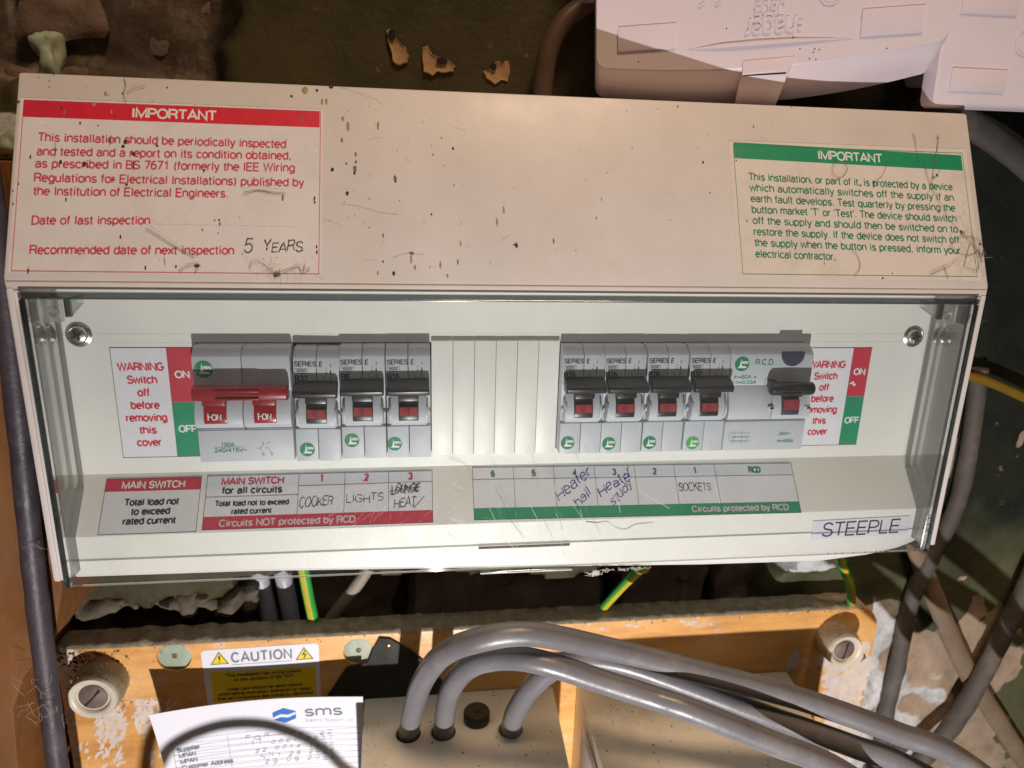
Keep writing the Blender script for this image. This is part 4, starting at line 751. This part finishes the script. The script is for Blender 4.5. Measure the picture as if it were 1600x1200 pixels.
for x, z, rad, ang, yl in ((-215.2, -224.6, 13.0, 48, 16), (201.4, -224.2, 11.6, 80, 16)):
    b = lathe((x, YB, z), (0, -1, 0), [(rad*.97, -.4), (rad*1.02, yl*.45), (rad*.99, yl*.75), (rad*.93, yl*.86), (.2, yl*.86)], 44)
    bo = obj('porcelain_bush', b, M['porcelain'], bdt, smooth=50)
    obj('bush_rim', lathe((x, YB, z), (0, -1, 0), [(rad*.93, yl*.84), (rad*.94, yl*.92), (rad*.88, yl), (rad*.74, yl*1.0), (rad*.66, yl*.95), (rad*.62, yl*.87), (.2, yl*.865)], 44), M['porcelain_rim'], bo, smooth=50)
    sc_ = lathe((x, YB-yl*.86, z), (0, -1, 0), [(rad*.55, -.3), (rad*.55, .6), (rad*.48, 1.3), (.2, 1.9)], 26)
    sv = obj('fixing_screw', sc_, M['old_screw'], bo, smooth=40); fr = Fr((x, YB-yl*.86-1.6, z), (math.cos(R(ang)), 0, math.sin(R(ang))), (-math.sin(R(ang)), 0, math.cos(R(ang))))
    obj('slot', slab(fr, -rad*.46, rad*.46, -.5, .5, -.8, .3), M['dark'], bo)
    bm = BM()
    for k in range(130):
        a = random.gauss(R(90), 1.1); q = rad*random.uniform(.99, 1.06); p = Vector((x+q*math.cos(a), YB-random.uniform(.2, yl*.9), z+q*math.sin(a))); lathe(p, (random.uniform(-1, 1), random.uniform(-1, 1), 1), [(.02, -.2), (random.uniform(.15, .45), 0), (.02, random.uniform(.1, .5))], 5, bm)
    obj('dust_crumbs', bm, M['dust'], bo, kind='stuff', smooth=50)
# dust lying on the board's top edge and clinging to the left corner
bm = BM(); nx = 260; rows = []
for i in range(nx+1):
    x = -237+i*(457/nx); h = 1.0+.9*noise.fractal(Vector((x*.09, 0, 3)), 1, 2, 4)+.5*noise.noise(Vector((x*.5, 1, 2)))+(1.6 if x < -150 else 0)*max(0, noise.noise(Vector((x*.12, 5, 0)))+.3)
    f = .5*noise.noise(Vector((x*.35, 7, 1)))
    rows.append([bm.verts.new(p) for p in ((x, 91.2, -205.6), (x, 90.5, -205.2+h), (x, 84, -205.1+h*1.25), (x, 78.3, -205.2+h*.9), (x, 76.4+f*.4, -205.3+max(.1, h*.4)), (x, 75.85, -206.0-max(0, f)))])
for a, b in zip(rows, rows[1:]):
    for j in range(5): bm.faces.new((a[j], a[j+1], b[j+1], b[j]))
obj('edge_dust', bm, M['dust'], bdt, kind='stuff', smooth=60)
bm = BM(); bm2 = BM()
for k in range(420):
    if k < 230: x, z = -237+abs(random.gauss(0, 16)), -207-abs(random.gauss(0, 7)); r = random.uniform(.2, .9)
    elif k < 320: x, z = random.uniform(-238, 220), -206-abs(random.gauss(0, 1.3)); r = random.uniform(.12, .5)
    else: x, z = random.gauss(-215, 10), -238-abs(random.gauss(0, 5)); r = random.uniform(.15, .5)
    lathe((x, YB+.05, z), (random.uniform(-.4, .4), -1, random.uniform(-.4, .4)), [(r*1.3, -.15), (r, .12*r+.05), (r*.3, r*.5)], 6, bm if random.random() < .6 else bm2)
obj('dirt_crumbs', bm, M['soot'], bdt, kind='stuff', smooth=50)
obj('pale_crumbs', bm2, M['chip'], bdt, kind='stuff', smooth=50)
# flaking whitewash on the board's left and right ends
bm = BM()
def flake(cx, cz, r, n=11, s=1.0, rot=0.0):
    P = []
    for i in range(n):
        q = r*random.uniform(.4, 1.2); a = 2*math.pi*i/n; u, v = q*math.cos(a)*s, q*math.sin(a); P.append((cx+u*math.cos(rot)-v*math.sin(rot), cz+u*math.sin(rot)+v*math.cos(rot)))
    loft([[fb(cx+(x-cx)*q, cz+(z-cz)*q, e) for x, z in P] for q, e in ((1, -.05), (.96, .08+random.random()*.1))], bm)
for k in range(90): flake(-236+abs(random.gauss(0, 5)), -208-abs(random.gauss(0, 11)), random.uniform(.8, 3.0))
for k in range(520):
    x, z = random.gauss(-206, 11), -240-abs(random.gauss(0, 22))
    if noise.noise(Vector((x*.09, z*.05, 2))) > -.12: flake(x, z, random.uniform(.25, 1.5), 8, random.uniform(1.2, 4.5), R(random.gauss(60, 22)))
for k in range(46): flake(-237+random.random()*4, random.uniform(-300, -206), random.uniform(1.0, 3.0), s=.6)
for k in range(420): flake(229-abs(random.gauss(0, 15)), random.uniform(-320, -234), random.uniform(.8, 4.5), 9, random.uniform(.6, 2.2), R(random.gauss(80, 20)))
for k in range(26): flake(random.uniform(40, 215), random.uniform(-212, -206.3), random.uniform(.3, 1.5), 9, random.uniform(.4, 3))
obj('whitewash_flakes', bm, mat('flaking_whitewash', (.66, .56, .48), .75, .12, 120, .0002, 300, stain=(.50, .34, .18), stain_amt=.7, sscale=130), bdt, kind='stuff', smooth=None)
ca = obj('caution_label', poly(fb, [(-163.6, -262), (-103.2, -262), (-102.9, -211.2), (-104, -209.6), (-163.4, -210.4), (-164.9, -212)], 0, .25), M['sheet2'], bdt, label='white and yellow CAUTION label with two warning triangles')
obj('yellow_block', slab(fb, -161.0, -105.4, -262, -224.3, .26, .3), M['cau_yellow'], ca)
bm = BM(); text(bm, fb, 'CAUTION', -149.3, -218.6, 5.6, .14, 'l', fit=31.8, e=.32, y1=-218.0, track=.16); line(bm, fb, -149.5, -220.3, -117.6, -219.8, .12, .32); lettering(bm, M['grey_print'], ca)
bm = BM()
for i, (s, f, xc) in enumerate((('This installation has wiring colours', 40, -133), ('to two versions of BS 7671', 32, -133), ('', 0, 0), ('Great care should be taken before', 40, -133), ('undertaking extension, alteration or repair', 50, -133), ('that all conductors are correctly identified', 51, -133))):
    if s: text(bm, fb, s, xc, -227.8-i*2.95, 1.75, .18, 'c', fit=f, e=.33, y1=-227.4-i*2.95)
lettering(bm, M['black_print'], ca)
for x in (-155.6, -110.8):
    tri = obj('warning_triangle', poly(fb, [(x-4.4, -219.4), (x+4.4, -219.2), (x, -212.0)], .26, .31), M['cau_yellow'], ca); bm = BM(); ribbon(bm, fb, [(x-4.4, -219.4), (x+4.4, -219.2), (x, -212.0), (x-4.4, -219.4)], .22, .34)
    if x < -130: line(bm, fb, x, -216.8, x, -214.2, .45, .34); line(bm, fb, x, -218.4, x, -217.8, .45, .34)
    else: ribbon(bm, fb, [(x+.6, -213.8), (x-.8, -216.3), (x+.8, -216.2), (x-.3, -218.6)], .32, .34)
    lettering(bm, M['black_print'], tri, 'triangle_mark')
pl = poly(fb, [(-70.0, -207.6), (-64, -208.6), (-52, -217.5), (-40, -230), (-34.5, -240), (-30, -262), (-112, -262), (-101.4, -246.5), (-88.0, -225.4), (-76.5, -223), (-73.2, -214)], 0, 1.6, None, .4)
bk = tag(obj('bracket_plate', pl, M['soot'], origin=(-68, YB, -250), label='black plate on the board behind the bending grey cables'), cat='plate')
obj('brass_screw', lathe((-64.8, YB-1.5, -212.6), (0, -1, 0), [(1.5, 0), (1.5, .4), (1.0, .8), (.2, .9)], 16), mat('brass_screw_head', (.6, .45, .2), .35, metal=1.0), bk)

# ================================================================== paper form, meter boxes
def PC(x, y, z): return ((x+77.8)*1.022-77.9, y+5, z-3.5)
def paper():
    nx, nz = 40, 26; V = []; F = []
    for j in range(nz+1):
        for i in range(nx+1):
            u, v = i/nx, j/nz; d = v*110
            x = -182.4+u*104.6+(3.2*(d/40)**.8 if d < 60 else 4.4)*(1-u)*1.2; z = -225.2-d+.6*u
            y = 48+5*v+3.5*math.sin(u*3.1)*(1-v)+2.5*(1-u)**3*-1*(1-v)
            V.append(PC(x, y, z))
    bm = BM(); vs = [bm.verts.new(p) for p in V]
    for j in range(nz):
        for i in range(nx): bm.faces.new((vs[j*(nx+1)+i], vs[j*(nx+1)+i+1], vs[(j+1)*(nx+1)+i+1], vs[(j+1)*(nx+1)+i]))
    g = bmesh.ops.extrude_face_region(bm, geom=bm.faces[:]); bmesh.ops.translate(bm, verts=[e for e in g['geom'] if isinstance(e, bmesh.types.BMVert)], vec=(0, .25, 0))
    return bm
def paper_y(x, z):
    d = -225.2-z; v = max(0, d/110); u = max(0, min(1, (x+180)/104)); return 48+5*v+3.5*math.sin(u*3.1)*(1-v)-2.5*(1-u)**3*(1-v)
pp = tag(obj('paper_form', paper(), M['sheet'], origin=(-130, 50, -330), label='loose white paper form with a blue sms logo hanging in front of the board', smooth=60), cat='paper')
class PF:
    def __call__(s, x, z, e=0.0): return Vector(PC(x, paper_y(x, z)-.12-e, z))
pf = PF(); bm = BM()
text(bm, pf, 'sms', -108.2, -236.6, 5.6, .13, fit=19.5, e=.05, y1=-236.0); lettering(bm, M['grey_print'], pp)
bm = BM(); text(bm, pf, 'Electric Support Ltd', -108.0, -240.4, 1.7, .12, fit=24.5, e=.05); lettering(bm, M['faint_print'], pp)
bm = BM(); hx = [(-124.4, -233.6), (-118.8, -231.0), (-112.6, -233.2), (-112.6, -237.8), (-118.2, -240.4), (-124.2, -238.0)]
loft([[pf(x, z, e) for x, z in hx] for e in (.02, .1)], bm); lb = obj('logo', bm, M['logo_blue'], pp, smooth=None)
bm = BM(); loft([[pf(x, z, e) for x, z in ((-124.2, -236.6), (-120.4, -234.6), (-116.6, -235.2), (-112.8, -233.6), (-112.8, -235.0), (-116.6, -237.0), (-120.2, -236.4), (-124.2, -238.0))] for e in (.1, .14)], bm); obj('logo_wave', bm, M['white_print'], lb, smooth=None)
bm = BM()
for i, s in enumerate(('Supplier', 'MPAN', 'MPAN', 'Customer Address', 'Date', 'Meter serial')): text(bm, pf, s, -172.0+i*.4, -251.8-i*4.0, 2.5, .17, fit=measure(s)*2.55, e=.06, y1=-251.3-i*4.0)
for i in range(9): line(bm, pf, -174.0, -245.6-i*4.0, -80, -244.6-i*4.0, .09, .05)
line(bm, pf, -147.6, -245.3, -145.5, -300, .09, .05); line(bm, pf, -174.0, -245.6, -172.5, -300, .09, .05)
lettering(bm, M['grey_print'], pp)
bm = BM()
for i, s in enumerate(('FOR MRS  22', '11 0001 7851', '22 0714 1820', 'NN1 29 2006', '29 09 2006')): text(bm, pf, s, -139+i*2.2, -249.4-i*4.3, 2.5, .055, fit=44-i*2, e=.06, shear=.25, y1=-248.2-i*4.3, hand=.15, track=.5)
obj('handwriting', bm, M['grey_print'], pp, smooth=None)

ZM = -247.0
co = thing('fused_cutout', 'beige cutout box with three grey cables and a black bung in its top', 'meter box', (-25, 60, -330))
fm = Fr((0, 0, ZM), (1, 0, 0), (0, 1, 0))
def carve_top():
    base = loft([[(x, y, z) for x, y in ((-79.2, 75.6), (-77.0, 6), (26.6, 6), (29.4, 75.6))] for z in (-330, ZM)], bv=1.2)
    me = bpy.data.meshes.new('b'); base.to_mesh(me); base.free(); o = bpy.data.objects.new('b', me); COL.objects.link(o); cut = BM()
    for x, y in ((-54.2, 45.4), (-35.6, 45.0), (.4, 43.4)): lathe((x, y, ZM-30), (0, 0, 1), [(6.7, 0), (6.7, 36)], 28, cut)
    mc = bpy.data.meshes.new('c'); bmesh.ops.recalc_face_normals(cut, faces=cut.faces); cut.to_mesh(mc); cut.free(); oc = bpy.data.objects.new('c', mc); COL.objects.link(oc)
    md = o.modifiers.new('x', 'BOOLEAN'); md.object = oc; md.solver = 'EXACT'; dg = bpy.context.evaluated_depsgraph_get(); r = bmesh.new(); r.from_mesh(o.evaluated_get(dg).data)
    for q in (o, oc): d = q.data; bpy.data.objects.remove(q); bpy.data.meshes.remove(d)
    return r
obj('case', carve_top(), M['meter'], co, smooth=30)
obj('bung', lathe((-17.2, 52, ZM), (0, 0, 1), [(6.6, -.4), (7.2, .2), (7.2, 5.4), (6.7, 6.2), (1.4, 6.0), (1.1, 6.6), (.3, 6.7)], 32), M['seal'], co, smooth=40)
mt = thing('electricity_meter', 'larger beige meter case at the bottom under the sloping grey cables', 'meter box', (105, 60, -330))
pts = [(43.6, 75.6), (43.6, -10), (164, -10), (166.5, 12), (170, 34), (173.8, 55), (175.4, 75.6)]
cs = loft([[(x, y, z) for x, y in pts] for z in (-330, ZM)], bv=1.6); obj('case', cs, M['meter'], mt, smooth=30)
obj('seal_strip', box(40.7, 43.3, 16, 47.5, -330, -255.5, .3), M['sheet2'], mt)
bm = BM()
for k in range(300):
    x, y = (random.uniform(-77, 26), random.uniform(-2, 74)) if k < 130 else (random.uniform(46, 166), random.uniform(-6, 74)); r = random.choice((.12, .15, .2, .3, .5))*random.uniform(.8, 1.3)
    if min(math.hypot(x-a, y-b) for a, b in ((-54, 45), (-35.6, 45), (.4, 43.4), (-17, 52))) > 8.5: lathe((x, y, ZM-.02), (0, 0, 1), [(r*1.2, 0), (r, .1), (r*.4, r*.4)], 6, bm)
tag(obj('grit', bm, M['dust'], origin=(40, 40, ZM), label='scattered brown grit on top of the beige meter boxes', kind='stuff', smooth=50), cat='grit')

# ================================================================== cables
G1 = 'thick grey meter tails'
P_A = [(-54.4, 46.2, -262), (-54.0, 45.9, -248), (-51.2, 37, -224.5), (-46.5, 22, -196.4), (-37.8, 8, -172.3), (-24.1, -3, -157.6), (.4, -5, -154), (38.0, 0.0, -167.8), (84.3, -3.0, -181.9), (131.4, -8.0, -195.7), (175.0, -20.0, -208.3), (209.9, -30.0, -222.4), (300, -38, -300)]
P_B = [(-35.8, 45.6, -262), (-35.6, 45.2, -250), (-34.4, 37, -224), (-31.0, 23, -199), (-23.2, 10, -179.5), (-9.6, 3, -171.6), (7.6, -4.0, -170.2), (36.7, -8.0, -180.0), (56.8, -12.0, -185.9), (73.0, -18.0, -189.1), (107.8, -25.0, -202.5), (148.3, -30.0, -221.9), (210, -36, -275)]
P_C = [(.2, 43.8, -262), (.6, 43.2, -250), (0.6, 38.0, -237.6), (1.7, 31.0, -223.7), (7.7, 26.0, -207.4), (17.8, 22.0, -193.8), (31.0, 18.0, -186.2), (51.9, 12.0, -186.7), (82.0, 4.0, -195.4), (117.7, -6.0, -206.4), (156.2, -16.0, -217.5), (193.3, -24.0, -232.2), (310, -34, -310)]
cable('grey_cable', P_A, 5.4, M['cable'], 'thick grey cable arching highest, from the left hole of the cutout', wob=.015, seg=20, group=G1)
cable('grey_cable', P_B, 5.4, M['cable'], 'thick grey cable lowest in front, from the middle hole of the cutout', wob=.015, seg=20, group=G1)
cable('grey_cable', P_C, 5.4, M['cable'], 'thick grey cable from the right hole of the cutout, running between the other two', wob=.015, seg=20, group=G1)
cable('shadow_cable', [(-152, -98, -400), (-148, -100, -345), (-143.1, -100, -314.1), (-137.9, -100, -302.8), (-133.4, -100, -296), (-125.1, -100, -291.9), (-113.6, -100, -290), (-100, -100, -291.8), (-88.6, -100, -297.1), (-79.4, -100, -303.9), (-72.9, -100, -312), (-66, -100, -326), (-60, -98, -390)], 2.4, M['cable'], 'added thin grey cable loop, out of view, casting the curved shadow on the paper form', wob=.015, seg=14)  # unseen loop, added and sized to cast the curved shadow on the form
cable('dusty_cable', [(276, 90, -60), (279.6, 89, -114.9), (277.9, 89, -150.6), (266.8, 88, -184.6), (259.9, 88, -216.1), (259.9, 88, -258.8), (258.6, 88, -293.4), (262.5, 88, -348.5), (266, 88, -400)], 5.0, M['cable_dirty'], 'dusty grey cable hanging straight down beside the right end of the board', wob=.12)
cable('dusty_cable', [(352, 86, -120), (339.1, 84, -185.7), (328.2, 83, -228.4), (316.7, 82, -268), (302.7, 80, -300.3), (279.3, 76, -325.4), (259.9, 74, -339.8), (220, 70, -370)], 5.8, M['cable_dirty'], 'dusty grey cable sweeping in from the right edge down to the left', wob=.14)
cable('flat_cable', [(243, 90, -118), (252.4, 90, -158.8), (264.2, 90, -185.7), (286.2, 90, -224.5), (314.1, 90, -269.1), (348, 90, -312.8), (382.4, 90, -356.7)], 6.4, M['cable_tan'], 'flat dusty brown cable from the box corner diagonally down the right wall', flat_=.55, wob=.08)
cable('flat_cable', [(198, 76, 82), (212, 74, 77), (226.6, 72, 70.4), (239.2, 68, 62.8), (259, 62, 48.4), (285, 58, 26)], 6.4, M['cable_dirty'], 'flat grey cable leaving the top right corner of the fuse box', flat_=.6, wob=.06)
cable('yellow_cable', [(225, 86, -54), (251.5, 84, -60), (277, 84, -66), (309, 84, -78.5), (340, 84, -92)], 2.6, M['mustard'], 'thin old yellow cable crossing the dark wall right of the box')
cable('black_cable', [(-140, 60, -112), (-140.8, 92, -152), (-140.0, 110, -182), (-138.6, 112, -195), (-137.0, 112, -208), (-134, 113, -245)], 5.0, M['cable_pale'], 'grey cable under the box, left one of the pair beside the yellow and green wire')
cable('black_cable', [(-126, 60, -112), (-127.4, 92, -152), (-127.0, 110, -182), (-125.8, 112, -195), (-124.2, 112, -210), (-121, 113, -245)], 5.0, M['cable_pale'], 'grey cable under the box, nearest to the yellow and green wire')
cable('beige_cable', [(-66, 60, -112), (-69, 92, -158), (-75.4, 104, -178), (-82.3, 104, -189.5), (-91, 105, -202), (-102, 108, -218.5), (-112, 112, -236)], 3.6, M['cable_beige'], 'beige cable slanting behind the board right of the yellow and green wire')
cable('brown_cable', [(60, 86, 131), (50, 86, 127), (33.4, 85, 118.6), (21.4, 84, 109.6), (15.1, 84, 98.4), (12.9, 85, 86), (12.4, 86, 70), (12, 86, 40)], 4.6, M['cable_brown'], 'dark brown cable looping down the wall beside the left junction box')
def earth(name, pts, r, label):
    P = spline(pts, 9); t = tag(obj(name, tube(P, r, 16, n=1), M['earth_green'], origin=pts[-1], label=label, smooth=60), cat='earth wire', group='green and yellow earth wires')
    bm = BM(); secs = []; nrm = None
    for i, p in enumerate(P):
        d = (P[min(i+1, len(P)-1)]-P[max(i-1, 0)]).normalized(); s = d.cross(Vector((.4, -1, .2))).normalized(); f = s.cross(d)
        if f.y > 0: f = -f
        secs.append([p+(s*math.sin(R(a))+f*math.cos(R(a)))*(r+k) for a, k in ((8, -.1), (8, .05), (35, .06), (62, .05), (62, -.1))])
    loft(secs, bm); obj('yellow_stripe', bm, M['yellow'], t, smooth=60)
earth('earth_wire', [(73, 46, -112), (71.5, 50, -153), (69.4, 56, -161.5), (64.8, 72, -182.5), (57, 91, -214), (52, 96, -240)], 2.5, 'green and yellow earth wire slanting left behind the board, right of centre')
earth('earth_wire', [(188, 60, -112), (193, 68, -158), (196.3, 70, -171), (200, 71, -178), (206.4, 73, -189), (214, 80, -206)], 2.6, 'short green and yellow earth wire above the right porcelain bush')
earth('earth_wire', [(-112, 56, -112), (-111, 78, -152), (-110.4, 85, -168), (-108.9, 87, -186), (-107, 89, -204.5), (-105, 94, -234)], 3.1, 'yellow and green earth wire beside the two grey cables under the box')

# ================================================================== the two junction boxes at the top right
class FrS(Fr):
    def __call__(s, x, y, e=0.0): return Fr.__call__(s, x*.9293, y, e)
HB = FrS((33.5, 66, 85.9), (.95023473, -.30587414, .05911834), (-.05627473, .01811445, .99825098))
def jb_outline(off, w=155.0, hgt=118.0, bulge=4.4, r=5):
    o = []
    x0, x1, y0, y1 = -off*.25, w+off*.1, .9-off, hgt+off
    for i in range(6): a = R(180+18*i); o.append((x0+r+r*math.cos(a), y0+r+r*math.sin(a)-bulge*.0))
    for i in range(1, 16): t = i/16; o.append((x0+r+(x1-x0-2*r)*t, y0-bulge*(1-(2*t-1)**2)*(1.0+off*.06)+2.0*t))
    for i in range(6): a = R(270+18*i); o.append((x1-r+r*math.cos(a), y0+2+r+r*math.sin(a)))
    o += [(x1, y1), (x0, y1)]; return o
jb = thing('junction_box', 'white junction box hanging askew with raised upside-down lettering and a front clip', 'junction box', HB(77, 0, -19))
def sect(off, e): return [HB(x, y, e) for x, y in jb_outline(off)]
obj('lid', loft([sect(0.9, -1.2), sect(.25, -.35), sect(-.4, 0)][::-1]+[sect(1.6, -2.0), sect(6.0, -11.5)], bv=0), M['hager'], jb, smooth=20)
obj('base', loft([sect(6.0, -11.9), sect(9.5, -20.5), sect(7.0, -26)]), M['hager'], jb, smooth=28)
cl = loft([[HB(x, y, e) for x, y, e in ((67.8, .6, -.6), (67.8, .6, .5), (67.9, -4.6, 1.1), (66.8, -9, -3), (66.2, -17.5, -13), (67, -17, -15), (69, -4, -3))], [HB(x, y, e) for x, y, e in ((91.0, 1.2, -.6), (91.0, 1.2, .5), (88.4, -4.2, 1.1), (87.6, -9, -3), (85.6, -17.5, -13), (85.6, -17, -15), (88, -4, -3))]], bv=.3)
obj('clip', cl, M['hager'], jb); obj('clip_gap', slab(HB, 68.2, 87.4, -5.6, -5.0, -3, .62), M['dark'], jb)
for x0, x1, y0, y1 in ((10.2, 37.4, 7.6, 17.6), (118.2, 144.2, 7.4, 17.6)): obj('blank_panel', slab(HB, x0, x1, y0, y1, -.6, .75, None, .5), M['hager'], jb)
ar = loft([[HB(x, y-h, -.4), HB(x, y-h*.8, 1.0*min(1, h)), HB(x, y+.15*h, 1.1*min(1, h)), HB(x, y+.2, -.4)] for x, y, h in ((42, 6.5, .05), (50, 7.2, .5), (58, 7.7, .9), (74, 8.0, 1.1), (90, 7.9, .9), (104, 7.4, .5), (116, 6.6, .05))]); obj('raised_rib', ar, M['hager'], jb, smooth=50)
bm = BM(); RT = lambda x, y: (x, y, 180)
text(bm, HB, 'hager', 90.4, 17.0, 7.6, .15, fit=22.4, e=.55, thick=.9, rot=RT(90.4, 17.0)); 
for y in (14.6, 12.2): slab(HB, 91.2, 93.0, y-.8, y+.8, -.3, .55, bm)
text(bm, HB, 'J803', 85.0, 23.2, 4.6, .14, fit=13.4, e=.45, thick=.8, rot=RT(85.0, 23.2)); text(bm, HB, '30A 250V~', 88.5, 28.0, 2.8, .14, fit=22, e=.4, thick=.7, rot=RT(88.5, 28.0))
for cx in (46.5, 54.0): ribbon(bm, HB, [(cx+4*math.cos(R(a)), 27.5+4*math.sin(R(a))) for a in range(-80, 81, 16)], .45, .4, .7)
line(bm, HB, 54.5, 27.5, 57.8, 27.5, .4, .4); ribbon(bm, HB, disc_pts(104.6, 25.6, 5.0)+[(109.6, 25.6)], .35, .4, .7)
obj('raised_lettering', bm, M['hager'], jb, smooth=None)
bm = BM()
for x, y in ((92.9, 4.0), (98.8, 2.3), (99.3, 3.6), (101.3, 3.2), (97.3, 0), (100.1, -.5), (20, 3), (130, 2), (60, 14)): poly(HB, disc_pts(x, y, .3, n=8), -.1, .12, bm)
obj('fly_specks', bm, M['fly_d'], jb, kind='stuff', smooth=None)
H2 = Fr((178.6, 36, 71.9), (1, 0, .004), (-.03, 0, 1))
j2 = thing('junction_box', 'second white junction box cut off by the top right corner of the picture', 'junction box', H2(60, 0, -26))
def o2(off): return [(-off, -off+3), (-off+.9, -off+.9), (-off+3, -off), (150+off, -off), (150+off, 110+off), (-off, 110+off)]
obj('lid', loft([[H2(x, y+3.0, e) for x, y in o2(q)] for q, e in ((-.8, 0), (0, -.5), (.5, -3), (.7, -8), (-9, -8.6), (-12, -40))]), M['hager'], j2, smooth=28)
for x0, x1, y0, y1 in ((6.4, 33, 9.2, 18.2), (6.4, 33, 40, 49)): obj('blank_panel', slab(H2, x0, x1, y0, y1, -.6, .75, None, .45), M['hager'], j2)
bm = BM(); ribbon(bm, H2, disc_pts(40, 30, 5.2)+[(45.2, 30)], .35, .4, .7); obj('raised_ring', bm, M['hager'], j2, smooth=None)
